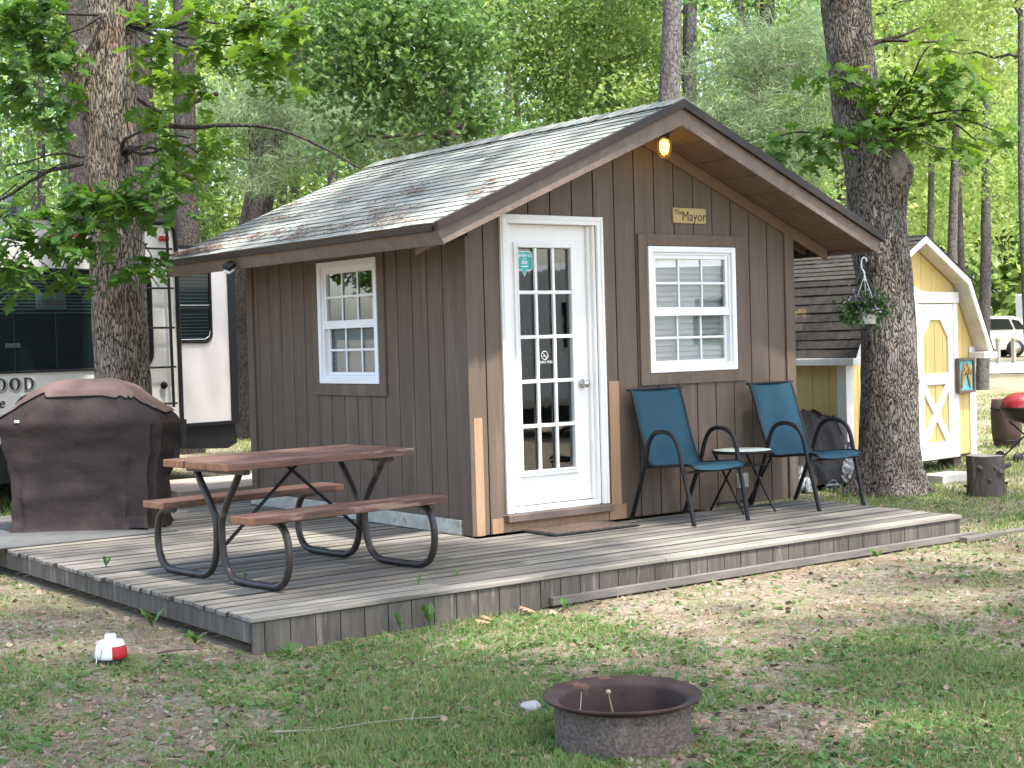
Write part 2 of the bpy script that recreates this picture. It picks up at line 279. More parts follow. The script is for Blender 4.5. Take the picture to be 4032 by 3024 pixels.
def trunk_mesh(pts, rads, n=28, rough=.03, seg=None, flare=0, freq=3.2, bumps=()):
    """pts world, smooth tapered trunk with ridged skin"""
    P = np.array(pts, float); L = np.r_[0, np.cumsum(np.linalg.norm(np.diff(P, axis=0), axis=1))]; T = L[-1]; seg = seg or max(6, int(T / .12))
    t = np.linspace(0, T, seg); 
    Q = np.stack([np.interp(t, L, P[:, i]) for i in range(3)], 1); rr = np.interp(t, L, rads)
    k = np.ones(5) / 5
    if seg > 12:
        for i in range(3): Q[2:-2, i] = np.convolve(Q[:, i], k, 'valid')
        rr[2:-2] = np.convolve(rr, k, 'valid')
    m = MB(); vs = []
    for i in range(seg):
        tv = Vector(Q[min(i + 1, seg - 1)] - Q[max(i - 1, 0)]).normalized(); a0 = Vector((1, 0, 0)); nx = (a0 - tv * a0.dot(tv)).normalized(); ny = tv.cross(nx); c = Vector(Q[i])
        for j in range(n):
            a = 2 * math.pi * j / n; d = nx * math.cos(a) + ny * math.sin(a); p = c + d * rr[i]
            q = Vector((math.cos(a) * freq, math.sin(a) * freq, t[i] * freq * .45 + c.x * 7))
            g = 1 + rough * 2 * noise.noise(q * 2.1) + rough * noise.noise(q * 5.3) 
            if flare: g += flare * math.exp(-max(0, p.z + .17) / .22) * (1 + .5 * math.sin(a * 5 + 1))
            p = c + d * rr[i] * g
            for (bx, by, bz, br, amp) in bumps:
                dd = (p - Vector((bx, by, bz))); w = math.exp(-(dd.length / br) ** 2); p = p + (Vector((bx, by, bz)) - c).normalized() * amp * w
            vs.append(p)
    fs = [(i * n + j, i * n + (j + 1) % n, (i + 1) * n + (j + 1) % n, (i + 1) * n + j) for i in range(seg - 1) for j in range(n)]
    m.add(vs, fs, 0, True); m.add(vs[-n:], [tuple(range(n))]); return m
def twig(m, a, b, r, sag=.1, n=6, steps=7, wob=.05):
    a = Vector(a); b = Vector(b); pts = []
    for i in range(steps + 1):
        t = i / steps; p = a.lerp(b, t); p.z += sag * math.sin(math.pi * t); p += Vector((noise.noise(p * 2.3), noise.noise(p * 2.3 + Vector((9, 0, 0))), noise.noise(p * 2.3 + Vector((0, 9, 0))))) * wob * 2 * math.sin(math.pi * min(1, t * 1.2) / 1.2); pts.append(p)
    m.tube(pts, [r * (1 - .72 * i / steps) for i in range(steps + 1)], n)
    return pts
#@@GROUND
GZ = -.17
def gh(x, y):
    d = math.hypot(x + 2, y + 1); h = GZ + .012 * noise.noise(Vector((x * .9, y * .9, 0))) + .02 * noise.noise(Vector((x * .25, y * .25, 3)))
    dep = (x + 6.1) * .6 + (y + 8.7) * .8
    if dep > 48: h += (dep - 48) * .022
    if -2.9 < x < 3.4 and -2.0 < y < 4.3: h = GZ - .02 + .008 * noise.noise(Vector((x * 2, y * 2, 0)))
    if dep < -2: h += 0
    return h
def axis(lo, hi, a, b, fine, coarse):
    v = list(np.arange(a, b, fine)); s = fine; x = a
    L = []
    while x > lo: s = min(s * 1.25, coarse); x -= s; L.append(x)
    Rr = []; x = b; s = fine
    while x < hi: s = min(s * 1.25, coarse); Rr.append(x); x += s
    return np.array(L[::-1] + v + Rr + [hi])
xs = axis(-420, 420, -6, 9, .16, 30); ys = axis(-420, 420, -8, 8, .16, 30)
gv = np.array([(x, y, gh(x, y)) for y in ys for x in xs]); nx_ = len(xs); ii, jj = np.meshgrid(np.arange(nx_ - 1), np.arange(len(ys) - 1)); b0 = (jj * nx_ + ii).ravel()
gf = np.stack([b0, b0 + 1, b0 + nx_ + 1, b0 + nx_], 1)
def groundmat():
    m, n, l, b = _nodes('ground_soil'); b.inputs['Roughness'].default_value = .95; b.inputs['Specular IOR Level'].default_value = .1
    tc = n.new('ShaderNodeTexCoord')
    def nz(s, d=8, r=.6):
        x = n.new('ShaderNodeTexNoise'); x.inputs['Scale'].default_value = s; x.inputs['Detail'].default_value = d; x.inputs['Roughness'].default_value = r; l.new(tc.outputs['Object'], x.inputs['Vector']); return x
    def ramp(src, a, b_, c0=(0, 0, 0), c1=(1, 1, 1)):
        x = n.new('ShaderNodeValToRGB'); x.color_ramp.elements[0].position = a; x.color_ramp.elements[1].position = b_; x.color_ramp.elements[0].color = (*c0, 1); x.color_ramp.elements[1].color = (*c1, 1); l.new(src, x.inputs[0]); return x
    def mix(fac, a, b_):
        x = n.new('ShaderNodeMix'); x.data_type = 'RGBA'; l.new(fac, x.inputs[0])
        for s_, v_ in ((6, a), (7, b_)):
            if isinstance(v_, tuple): x.inputs[s_].default_value = (*v_, 1)
            else: l.new(v_, x.inputs[s_])
        return x.outputs[2]
    sand = ramp(nz(5).outputs['Fac'], .3, .7, (.355, .305, .235), (.205, .17, .128)).outputs[0]
    sand = mix(ramp(nz(28, 4).outputs['Fac'], .5, .64).outputs[0], sand, (.13, .085, .06))
    sand = mix(ramp(nz(1.3, 9, .7).outputs['Fac'], .52, .62).outputs[0], sand, (.17, .12, .08))         # needle litter
    vo = n.new('ShaderNodeTexVoronoi'); vo.inputs['Scale'].default_value = 34; l.new(tc.outputs['Object'], vo.inputs['Vector'])
    peb = ramp(vo.outputs['Distance'], .12, .2, (1, 1, 1), (0, 0, 0)); sel = ramp(nz(3.1).outputs['Fac'], .5, .6); mm = n.new('ShaderNodeMath'); mm.operation = 'MULTIPLY'; l.new(peb.outputs[0], mm.inputs[0]); l.new(sel.outputs[0], mm.inputs[1])
    sand = mix(mm.outputs[0], sand, (.50, .44, .38))
    grn = mix(ramp(nz(14).outputs['Fac'], .4, .6).outputs[0], (.17, .18, .085), (.24, .21, .14))
    sand = mix(ramp(nz(2.2, 9, .75).outputs['Fac'], .46, .60).outputs[0], sand, grn)
    l.new(sand, b.inputs['Base Color'])
    bp = n.new('ShaderNodeBump'); bp.inputs['Strength'].default_value = .7; bp.inputs['Distance'].default_value = .02; l.new(nz(40, 6, .7).outputs['Fac'], bp.inputs['Height']); l.new(bp.outputs[0], b.inputs['Normal'])
    return m
g = npmesh('ground', gv, gf, groundmat(), smooth=True); tag(g, kind='structure')
ROAD = pm('pale_gravel', (.62, .58, .52), (.52, .48, .43), 3, rough=.95, bump=.3)
def strip(name, p0, p1, w, dz, mat, n=40):
    a = Vector(p0); b = Vector(p1); d = (b - a).normalized(); s = Vector((-d.y, d.x)); m = MB(); vs = []
    for i in range(n + 1):
        c = a.lerp(b, i / n)
        for k in range(5):
            q = c + s * w * (k / 4 - .5); vs.append((q.x, q.y, gh(q.x, q.y) + dz))
    m.add(vs, [(i * 5 + k, (i + 1) * 5 + k, (i + 1) * 5 + k + 1, i * 5 + k + 1) for i in range(n) for k in range(4)], 0, True)
    return tag(m.build(name, mat), kind='structure')
strip('road', (5.0, 49.0), (62, 7), 8.5, .035, ROAD)
#@@CABIN
CW, CD = 3.25, 3.30; RM = .4217
cabin = thing('cabin', 'small brown board-sided cabin with grey shingle gable roof and glazed white door', 'cabin')
def roofz(x): return 2.909 - RM * abs(x - CW / 2)            # underside of the rake board line
DOOR = (.33, 1.19, 0.0, 2.24); WIN = (1.672, 2.605, 1.086, 2.057); LWIN = (1.155, 2.055, 1.063, 2.03)
m = MB(); xs_ = [0.0, .135] + [.135 + .2035 * (k + 1) for k in range(15)] + [CW]
xs_ = [x for x in xs_ if x <= CW]; gap = .005
def segs(a, b, holes):
    out = [(a, b)]
    for h0, h1 in holes:
        nw = []
        for s0, s1 in out:
            if h1 <= s0 or h0 >= s1: nw.append((s0, s1)); continue
            if s0 < h0: nw.append((s0, h0))
            if h1 < s1: nw.append((h1, s1))
        out = nw
    return out
def wallboards(m, cuts, holes, topf, place, zb=0.0, mi=0, th=(0, -.012), off=0):
    for a, b in zip(cuts[:-1], cuts[1:]):
        cc = sorted({a, b} | {h[0] for h in holes if a < h[0] < b} | {h[1] for h in holes if a < h[1] < b})
        for c0, c1 in zip(cc[:-1], cc[1:]):
            e0 = gap if c0 == a else 0; e1 = gap if c1 == b else 0; x0, x1 = c0 + e0, c1 - e1; mid = (c0 + c1) / 2
            for s0, s1 in segs(zb, 9, [(h[2], h[3]) for h in holes if h[0] < mid < h[1]]):
                t0 = min(s1, topf(x0)); t1 = min(s1, topf(x1))
                if t0 <= s0: continue
                poly = [place(x0, s0), place(x1, s0), place(x1, t1), place(x0, t0)]
                if x0 < CW / 2 < x1 and s1 > topf(CW / 2) and topf(CW/2) > t0: poly = [place(x0, s0), place(x1, s0), place(x1, t1), place(CW / 2, topf(CW / 2)), place(x0, t0)]
                v = place(0, 0, 1) - place(0, 0, 0); m.prism(poly, v * -1 * abs(th[1]) if True else v, mi)
PF = lambda x, z, d=0: Vector((x, d, z))        # d = +1 goes inside
PL = lambda y, z, d=0: Vector((d, y, z))
topF = lambda x: roofz(x) + .02
topL = lambda y: 2.12
wallboards(m, xs_, [DOOR, WIN], topF, PF)
o = m.build('wall', SIDING, cabin, .0015)
m = MB(); lc = [0.0, .089] + [.089 + .2022 * (k + 1) for k in range(15)] + [CD]
wallboards(m, lc, [LWIN], topL, PL, zb=.1); m.build('wall', SIDING, cabin, .0015)
m = MB()      # sheathing behind the boards, with the openings cut, and the far walls
def sheath(cuts, holes, topf, place, mi=0, zb=.0):
    m2 = MB()
    for c0, c1 in zip(cuts[:-1], cuts[1:]):
        mid = (c0 + c1) / 2
        for s0, s1 in segs(zb, 9, [(h[2], h[3]) for h in holes if h[0] < mid < h[1]]):
            t0, t1 = min(s1, topf(c0) - .005), min(s1, topf(c1) - .005)
            poly = [place(c0, s0), place(c1, s0), place(c1, t1), place(c0, t0)]; m2.prism(poly, (place(0, 0, 1) - place(0, 0, 0)) * .05, mi)
    return m2
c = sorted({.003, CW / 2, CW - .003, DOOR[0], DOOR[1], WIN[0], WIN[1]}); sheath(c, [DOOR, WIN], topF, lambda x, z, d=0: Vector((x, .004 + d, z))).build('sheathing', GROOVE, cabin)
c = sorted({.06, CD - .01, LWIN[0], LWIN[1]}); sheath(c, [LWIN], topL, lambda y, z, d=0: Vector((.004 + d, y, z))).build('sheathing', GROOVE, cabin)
m = MB(); m.box((CW - .06, .06, 0), (CW, CD, 2.15)); m.build('wall', SIDING, cabin)
m = MB(); m.prism([(0, CD - .05, 0), (CW, CD - .05, 0), (CW, CD - .05, topF(CW)), (CW / 2, CD - .05, topF(CW / 2)), (0, CD - .05, topF(0))], (0, .06, 0)); m.build('wall', SIDING, cabin)
m = MB(); m.box((.07, .07, .02), (CW - .07, CD - .06, .05)); m.build('interior_floor', pm('dim_interior', (.12, .10, .08), (.09, .075, .06)), cabin); m = MB(); m.box((.07, .07, 2.10), (CW - .07, CD - .06, 2.12)); m.build('interior_ceiling', MATS['dim_interior'], cabin)
# corner boards
def cboard(name, a, b, mat=TRIM): mm = MB(); mm.box(a, b); return mm.build(name, mat, cabin, .003)
cboard('corner_trim', (-.034, -.034, .0), (.058, -.0125, 2.10), SIDING); cboard('corner_trim', (-.034, -.012, .0), (-.0125, .085, 2.09), SIDING)
cboard('corner_trim', (CW - .075, -.034, .0), (CW + .03, -.0125, roofz(CW) + .0), SIDING); cboard('corner_trim', (-.034, CD - .10, .09), (-.0125, CD + .0, 2.09), SIDING)
m = MB(); m.box((.0, -.0365, .0), (.072, -.0345, .83)); m.build('bare_trim_patch', BARE, cabin)['label'] = 'unpainted tan lower end of the corner board'
m = MB(); m.box((1.25, -.030, .11), (1.345, -.0125, 1.04)); m.box((1.23, -.022, .0), (1.40, -.0125, .11)); m.build('bare_trim_patch', BARE, cabin)['label'] = 'unpainted tan board beside the door'
m = MB(); m.box((.15, -.0155, .0), (1.225, -.0125, .105)); m.build('bare_trim_patch', BARE, cabin)['label'] = 'unpainted tan siding under the door sill'
m = MB(); m.box((-.045, .10, .0), (-.0125, CD + .02, .105)); m.build('skirt_board', DIRTYW, cabin, .004)['label'] = 'weathered whitish board along the foot of the side wall'
# door
def rectframe(m, x0, x1, z0, z1, w, y0, y1, mi=0, bottom=True, place=None):
    pl = place or (lambda x, y, z: Vector((x, y, z)))
    def bx(a, b):
        p = [pl(a[0], a[1], a[2]), pl(b[0], a[1], a[2]), pl(b[0], a[1], b[2]), pl(a[0], a[1], b[2])]; m.prism(p, pl(a[0], b[1], a[2]) - pl(a[0], a[1], a[2]), mi)
    bx((x0, y0, z0), (x0 + w, y1, z1)); bx((x1 - w, y0, z0), (x1, y1, z1)); bx((x0 + w, y0, z1 - w), (x1 - w, y1, z1))
    if bottom: bx((x0 + w, y0, z0), (x1 - w, y1, z0 + w))
door = MB(); sx0, sx1, sz0, sz1 = .372, 1.135, .172, 2.20
gx0, gx1, gz0, gz1 = .475, .962, .418, 2.032
for a, b in (((sx0, sz0), (gx0, sz1)), ((gx1, sz0), (sx1, sz1)), ((gx0, sz0), (gx1, gz0)), ((gx0, gz1), (gx1, sz1))): door.box((a[0], .05, a[1]), (b[0], .09, b[1]))
door = door.build('door', WHITE, cabin); door['label'] = 'white door with fifteen glass lites'
m = MB(); rectframe(m, gx0 - .032, gx1 + .032, gz0 - .04, gz1 + .04, .034, .032, .05); rectframe(m, gx0 - .012, gx1 + .012, gz0 - .016, gz1 + .016, .014, .026, .032)
px = (gx1 - gx0) / 3; pz = (gz1 - gz0) / 5
for k in (1, 2): m.box((gx0 + k * px - .012, .034, gz0), (gx0 + k * px + .012, .058, gz1))
for k in range(1, 5): m.box((gx0, .031, gz0 + k * pz - .013), (gx1, .055, gz0 + k * pz + .013))
m.build('muntin', WHITE, door, .003)
DG = glassmat('door_glass', (.55, .58, .58), .09, .02, .003)
for i in range(3):
    for j in range(5):
        m = MB(); m.box((gx0 + i * px + .006, .061, gz0 + j * pz + .006), (gx0 + (i + 1) * px - .006, .064, gz0 + (j + 1) * pz - .006)); m.build('pane', DG, door)
m = MB(); m.lathe([(0, 0), (.030, 0), (.032, .006), (.013, .012), (.012, .03), (.026, .04), (.030, .052), (.022, .064), (0, .068)], n=24); m.build('handle', STEEL, door, X=Matrix.Translation((1.052, .048, 1.03)) @ Matrix.Rotation(R(90), 4, 'X'))
m = MB(); m.lathe([(0, 0), (.018, 0), (.018, .012), (0, .013)], n=16); m.build('strike_plate', STEEL, door, X=Matrix.Translation((1.13, .045, 1.03)) @ Matrix.Rotation(R(90), 4, 'X'))
# sticker (teal speech bubble) and smoke-free decal
def fl(pts, y, t=.001): return [(x, y, z) for x, z in pts]
m = MB(); cx, cz = .552, 1.935; a = .068
bub = [(-a, .05), (-.055, a), (.055, a), (a, .055), (a, -.05), (.055, -.062), (.022, -.062), (0, -.105), (-.022, -.062), (-.055, -.062), (-a, -.05)]
m.prism(fl([(cx + x * 1.08, cz + z * 1.06) for x, z in bub], .0600), (0, -.0008, 0), 0); m.prism(fl([(cx + x * .98, cz + z * .98) for x, z in bub], .0588), (0, -.0008, 0), 1)
st = m.build('sticker', [WHITE, TEAL], door); st['label'] = 'teal speech-bubble sticker in the top left lite'
text('lettering', 'REVIEW US', .027, WHITE, st, FRONT(cx, .0575, cz + .040), .0006, .0003); text('lettering', 'ON', .018, WHITE, st, FRONT(cx, .0575, cz + .018), .0004, .0003)
m = MB()
for q in (-.014, .014):
    m.prism([(cx + q + .013 * math.cos(t), .0575, cz - .008 + .013 * math.sin(t)) for t in np.linspace(0, 6.283, 15)[:-1]], (0, -.0005, 0), 0)
    m.prism([(cx + q + .005 * math.cos(t), .0565, cz - .008 + .005 * math.sin(t)) for t in np.linspace(0, 6.283, 11)[:-1]], (0, -.0005, 0), 1)
m.box((cx - .026, .0570, cz - .041), (cx + .03, .0575, cz - .033), 0); m.build('emblem', [WHITE, INK], st)
m = MB(); c0 = (.716, 1.250)
ring = [(c0[0] + .030 * math.cos(t), .0590, c0[1] + .030 * math.sin(t)) for t in np.linspace(0, 6.283, 33)]; m.tube(ring, .0035, 6)
m.tube([(c0[0] - .021, .0590, c0[1] + .021), (c0[0] + .021, .0590, c0[1] - .021)], .003, 6); m.box((c0[0] - .017, .0585, c0[1] - .008), (c0[0] + .015, .0595, c0[1] - .002)); m.box((c0[0] - .003, .0585, c0[1] - .002), (c0[0] + .0, .0595, c0[1] + .010))
dc = m.build('decal', pm('decal_white', (.6, .6, .6), (.62, .62, .62)), door); dc['label'] = 'white no-smoking decal on the middle lite'
text('lettering', 'SMOKE FREE', .026, MATS['decal_white'], dc, FRONT(c0[0], .0595, c0[1] - .050), .0004, .0003)
# interior bits seen through the glass
m = MB()
for k in range(12): m.tube([(gx0 - .02 + k * .045, .13 + .012 * (k % 2), 1.25), (gx0 - .02 + k * .045, .13 + .02 * ((k + 1) % 2), gz1 + .05)], .022, 6)
m.build('curtain', pm('dark_curtain', (.035, .045, .06), (.02, .026, .035), 3, (3, 3, .6)), cabin)
# door frame
m = MB(); rectframe(m, .272, 1.225, .13, 2.262, .062, -.038, -.0125, 0, False); rectframe(m, .285, 1.213, .13, 2.25, .02, -.045, -.038, 0, False)
for x0, x1 in ((.334, .368), (1.139, 1.163)): m.box((x0, -.0125, .13), (x1, .085, 2.20))
m.box((.334, -.0125, 2.203), (1.163, .085, 2.225)); m.box((1.115, .02, .17), (1.139, .047, 2.20)); m.box((.37, -.02, .128), (1.139, .09, .165)); m.build('door_frame', WHITE, cabin, .003)
m = MB(); m.box((.25, -.085, .075), (1.225, -.0125, .127)); m.build('sill', TRIM, cabin, .004)
m = MB(); m.box((.37, .055, .166), (1.139, .085, .172)); m.build('threshold_gap', PLAST, cabin)
# windows
GW = glassmat('window_glass', (.95, .97, .96), .20); GWL = glassmat('window_glass_screened', (.66, .70, .72), .05)
BLIND = pm('blind_slat', (.86, .87, .85), (.82, .83, .81), rough=.6)
def window(place, a0, a1, z0, z1, label, screened):
    """place(a, d, z): a along the wall, d outwards negative"""
    w = bpy.data.objects.new('window', None); COL.objects.link(w); w.parent = cabin; w['label'] = label
    def bx(m, A, B, mi=0):
        p = [place(A[0], A[1], A[2]), place(B[0], A[1], A[2]), place(B[0], A[1], B[2]), place(A[0], A[1], B[2])]; m.prism(p, place(A[0], B[1], A[2]) - place(A[0], A[1], A[2]), mi)
    m = MB(); rectframe(m, a0, a1, z0, z1, .045, -.036, -.0, 0, True, place); rectframe(m, a0 + .045, a1 - .045, z0 + .045, z1 - .045, .02, -.018, .05, 0, True, place); m.build('window_frame', VINYL, w, .003)
    mid = z0 + (z1 - z0) * .485; m = MB(); rectframe(m, a0 + .065, a1 - .065, mid - .0, z1 - .065, .03, -.006, .02, 0, True, place)
    i0, i1, j0, j1 = a0 + .095, a1 - .095, mid + .03, z1 - .095
    for k in (1, 2): c = i0 + (i1 - i0) * k / 3; bx(m, (c - .008, .002, j0), (c + .008, .012, j1))
    c = (j0 + j1) / 2; bx(m, (i0, .0, c - .009), (i1, .010, c + .009)); bx(m, (i0 - .03, -.014, mid - .035), (i1 + .03, .0, mid + .028)); m.build('sash', VINYL, w, .002)
    m = MB(); rectframe(m, a0 + .065, a1 - .065, z0 + .065, mid - .002, .024, .022, .045, 0, True, place)
    l0, l1, k0, k1 = a0 + .09, a1 - .09, z0 + .09, mid - .03
    for k in (1, 2): c = l0 + (l1 - l0) * k / 3; bx(m, (c - .008, .026, k0), (c + .008, .036, k1))
    c = (k0 + k1) / 2; bx(m, (l0, .024, c - .009), (l1, .034, c + .009)); m.build('sash', VINYL, w, .002)
    m = MB(); bx(m, (i0 - .01, .013, j0 - .01), (i1 + .01, .016, j1 + .01)); m.build('pane', GW, w)
    m = MB(); bx(m, (l0 - .01, .038, k0 - .01), (l1 + .01, .041, k1 + .01)); m.build('pane', GWL if screened else GW, w)
    m = MB(); n = int((z1 - z0 - .13) / .043); top = n if not screened else int(n * .47)
    for k in range(top):
        z = z0 + .075 + k * .043; p = [place(a0 + .07, .060, z), place(a1 - .07, .060, z), place(a1 - .07, .078, z + .047), place(a0 + .07, .078, z + .047)]; m.prism(p, (0, 0, .0025))
    m.build('blind', BLIND, w)
    m = MB(); p = [place(a0 + .06, .16, z0 + .05), place(a1 - .06, .16, z0 + .05), place(a1 - .06, .16, z1 - .05), place(a0 + .06, .16, z1 - .05)]
    if not screened: m.prism(p, place(0, .01, 0) - place(0, 0, 0)); m.build('roller_shade', pm('pale_shade', (.55, .57, .55), (.5, .52, .5)), w)
    else:
        for k in range(14):
            if 6 <= k <= 8: continue
            a = a0 + .08 + k * (a1 - a0 - .16) / 13; m.tube([place(a, .16 + .012 * (k % 2), mid), place(a + .01, .16 + .012 * (k % 3), z1 - .05)], .028, 6)
        m.build('curtain', pm('pale_curtain', (.45, .46, .42), (.3, .31, .28), 2, (4, 4, .5)), w)
    m = MB(); rectframe(m, a0 - .098, a1 + .098, z0 - .094, z1 + .094, .09, -.033, -.0125, 0, True, place); m.build('window_trim', SIDING, w, .003)
    return w
window(lambda a, d, z: Vector((a, d, z)), *WIN, 'front window with white sashes and pale blinds', False)
window(lambda a, d, z: Vector((d, a, z)), *LWIN, 'side window with screened lower sash', True)
# roof ------------------------------------------------
XE = -.596; XR = CW + .596; YF = -.521; YB = CD + .513; SL = .4257; RID = 3.098
def rz(x, off=0): return RID - SL * abs(x - CW / 2) + off
m = MB()
for sgn in (-1, 1):
    xe = XE + .02 if sgn < 0 else XR - .02
    m.prism([(xe, YF + .03, rz(xe, -.022)), (CW / 2, YF + .03, rz(CW / 2, -.022)), (CW / 2, YF + .03, rz(CW / 2, -.04)), (xe, YF + .03, rz(xe, -.04))], (0, YB - YF - .06, 0))
roof = m.build('roof', pm('sheathing_plywood', (.2, .14, .09)), cabin)
def shingles(sgn, mats, expo=.118, tab=.305):
    m = MB(); Ls = (CW / 2 - XE) * math.sqrt(1 + SL * SL); d = Vector((sgn * 1.0, 0, -SL)).normalized(); nrm = Vector((sgn * SL, 0, 1)).normalized(); top = Vector((CW / 2, 0, RID - .012)); n = int(Ls / expo)
    for k in range(n):
        s1 = Ls - k * expo; s0 = max(0, s1 - expo - .02); off = random.choice((0, .5, .25)) * tab; y = YF - off - random.uniform(0, .02)
        while y < YB:
            a, b = max(y, YF) + .003, min(y + tab, YB) - .003; y += tab
            if b - a < .02: continue
            lo = s1 + random.uniform(-.005, .005); t = .004 + random.uniform(0, .003)
            P = lambda s, yy, h: top + d * s + nrm * h + Vector((0, yy, 0))
            vs = [P(lo, a, -.004), P(lo, b, -.004), P(s0, b, -.009), P(s0, a, -.009), P(lo, a, t), P(lo, b, t + random.uniform(-.002, .002)), P(s0, b, -.002), P(s0, a, -.002)]
            fs = [(4, 5, 6, 7), (0, 3, 2, 1)]; sd_ = [(0, 1, 5, 4), (1, 2, 6, 5), (2, 3, 7, 6), (3, 0, 4, 7)]
            if sgn > 0: fs = [f[::-1] for f in fs]; sd_ = [f[::-1] for f in sd_]
            o = len(m.v); m.v += [tuple(v) for v in vs]
            for f in fs: m.f.append([i + o for i in f]); m.m.append(0); m.sm.append(False)
            for f in sd_: m.f.append([i + o for i in f]); m.m.append(1); m.sm.append(False)
    return m
shingles(-1, None).build('shingles', [SHING, SHDARK], roof); shingles(1, None).build('shingles', [SHING, SHDARK], roof)
m = MB(); y = YF + .004
while y < YB:
    b = min(y + .16, YB); t = random.uniform(0, .004)
    m.add([(CW / 2 - .13, y, rz(CW / 2 - .13, .009)), (CW / 2, y, RID + .02 + t), (CW / 2 + .13, y, rz(CW / 2 + .13, .009)), (CW / 2 + .13, b, rz(CW / 2 + .13, .001)), (CW / 2, b, RID + .01), (CW / 2 - .13, b, rz(CW / 2 - .13, .001))], [(0, 1, 4, 5), (1, 2, 3, 4), (0, 2, 1)]); y += .14
m.build('ridge_cap', SHING, roof)
# rake edges of shingles (dark) + fascia
for sgn in (-1, 1):
    xe = XE if sgn < 0 else XR; xb = -.522 if sgn < 0 else CW + .522
    for (y0, y1) in ((YF + .03, YF + .052), (YB - .05, YB - .03)):
        m = MB(); m.prism([(xb, y0, 2.004), (CW / 2, y0, 2.909), (CW / 2, y0, RID - .023), (xe - sgn * .012, y0, rz(xe, -.023))], (0, y1 - y0, 0)); m.build('fascia_board', TRIM, roof, .003)
    m = MB(); m.prism([(xe - sgn * .01, YF + .03, rz(xe, -.062)), (CW / 2, YF + .03, RID - .064), (CW / 2, YF + .03, RID + .004), (xe, YF + .03, rz(xe, -.002))], (0, -.034, 0)); m.build('drip_trim', pm('dark_brown_trim', (.026, .019, .017), (.036, .027, .023), rough=.5), roof, .002)
    m = MB(); m.prism([(xe - sgn * .008, YF + .053, rz(xe, -.025)), (xb - sgn * .004, YF + .053, 2.004), (xb - sgn * .03, YF + .053, 2.004), (xe - sgn * .036, YF + .053, rz(xe, -.025))], (0, YB - YF - .106, 0)); m.build('fascia_board', TRIM, roof, .003)
    m = MB(); m.prism([(xe + sgn * .006, YF + .054, rz(xe, -.026)), (xe + sgn * .0, YF + .054, rz(xe, -.062)), (xe - sgn * .02, YF + .054, rz(xe, -.062)), (xe - sgn * .012, YF + .054, rz(xe, -.026))], (0, YB - YF - .108, 0)); m.build('drip_trim', MATS['dark_brown_trim'], roof, .002)
    # soffit under the front rake with cross seams
    m = MB(); xx = CW / 2; step = .275
    Lx = abs(CW / 2 - xb) - .03
    k = 0
    while k * step < Lx:
        a = CW / 2 + sgn * (k * step + .007); b = CW / 2 + sgn * min((k + 1) * step - .007, Lx); k += 1
        za = 2.935 - RM * abs(a - CW / 2); zb = 2.935 - RM * abs(b - CW / 2)
        m.prism([(a, YF + .053, za), (b, YF + .053, zb), (b, YF + .053, zb + .012), (a, YF + .053, za + .012)], (0, -YF - .06, 0))
    m.build('soffit', SOFF, roof)
    # barge board where soffit meets wall, running on as a lookout past the corner
    m = MB(); a, b = CW / 2, (CW / 2 + sgn * (CW / 2 + .44)); ra, rb = roofz(a), roofz(b)
    m.prism([(a, -.036, ra + .02), (b, -.036, rb + .02), (b, -.036, rb - .075), (a, -.036, ra - .075)], (0, .022, 0)); m.build('barge_board', SOFF, roof, .003)
    for yy in (0.25, .9, 1.55, 2.2, 2.85):     # rafter tails
        m = MB(); a = 0 if sgn < 0 else CW; b = xb - sgn * .035; m.prism([(a, yy, roofz(a) + .12), (b, yy, roofz(b) + .10), (b, yy, roofz(b) + .015), (a, yy, roofz(a) + .03)], (0, .04, 0)); m.build('rafter', SOFF, roof)
# needles lying on the roof
m = MB(); random.seed(3)
def needles(cx, cy, n, spread, L=.06):
    d = Vector((1, 0, SL)).normalized()
    for _ in range(n):
        s = random.gauss(0, spread[0]); y = cy + random.gauss(0, spread[1]) ; x = cx + s
        if not (XE < x < CW / 2 - .05 and YF < y < YB): continue
        z = rz(x, .016); a = random.uniform(0, 3.14); l = L * random.uniform(.4, 1.2); w = .004
        ex = Vector((math.cos(a), 0, SL * math.cos(a))) * l; ey = Vector((0, math.sin(a), 0)) * l; p = Vector((x, y, z)); v = ex + ey; q = Vector((-math.sin(a), math.cos(a), -SL * math.sin(a))) * w
        m.add([p - v / 2 - q, p + v / 2 - q, p + v / 2 + q + Vector((0, 0, .004)), p - v / 2 + q], [(0, 1, 2, 3)])
for _ in range(42): needles(random.uniform(-.58, 1.1) ** 1 if random.random() < .5 else random.uniform(-.58, -.1), random.uniform(YF, YB), random.randint(8, 30), (random.uniform(.02, .07), random.uniform(.03, .16)))
for cx_, cy_2, n_ in ((-.52, 3.45, 160), (-.50, 3.0, 90), (-.35, 2.5, 60), (.1, 2.9, 60), (-.55, 1.5, 50), (-.45, .8, 40), (-.55, .1, 40), (.2, 1.0, 40)): needles(cx_, cy_2, n_, (.035, .16), .08)
tag(m.build('fallen_needles', NEEDLE), 'rust-brown pine needles scattered over the grey shingles', 'pine needles', kind='stuff')
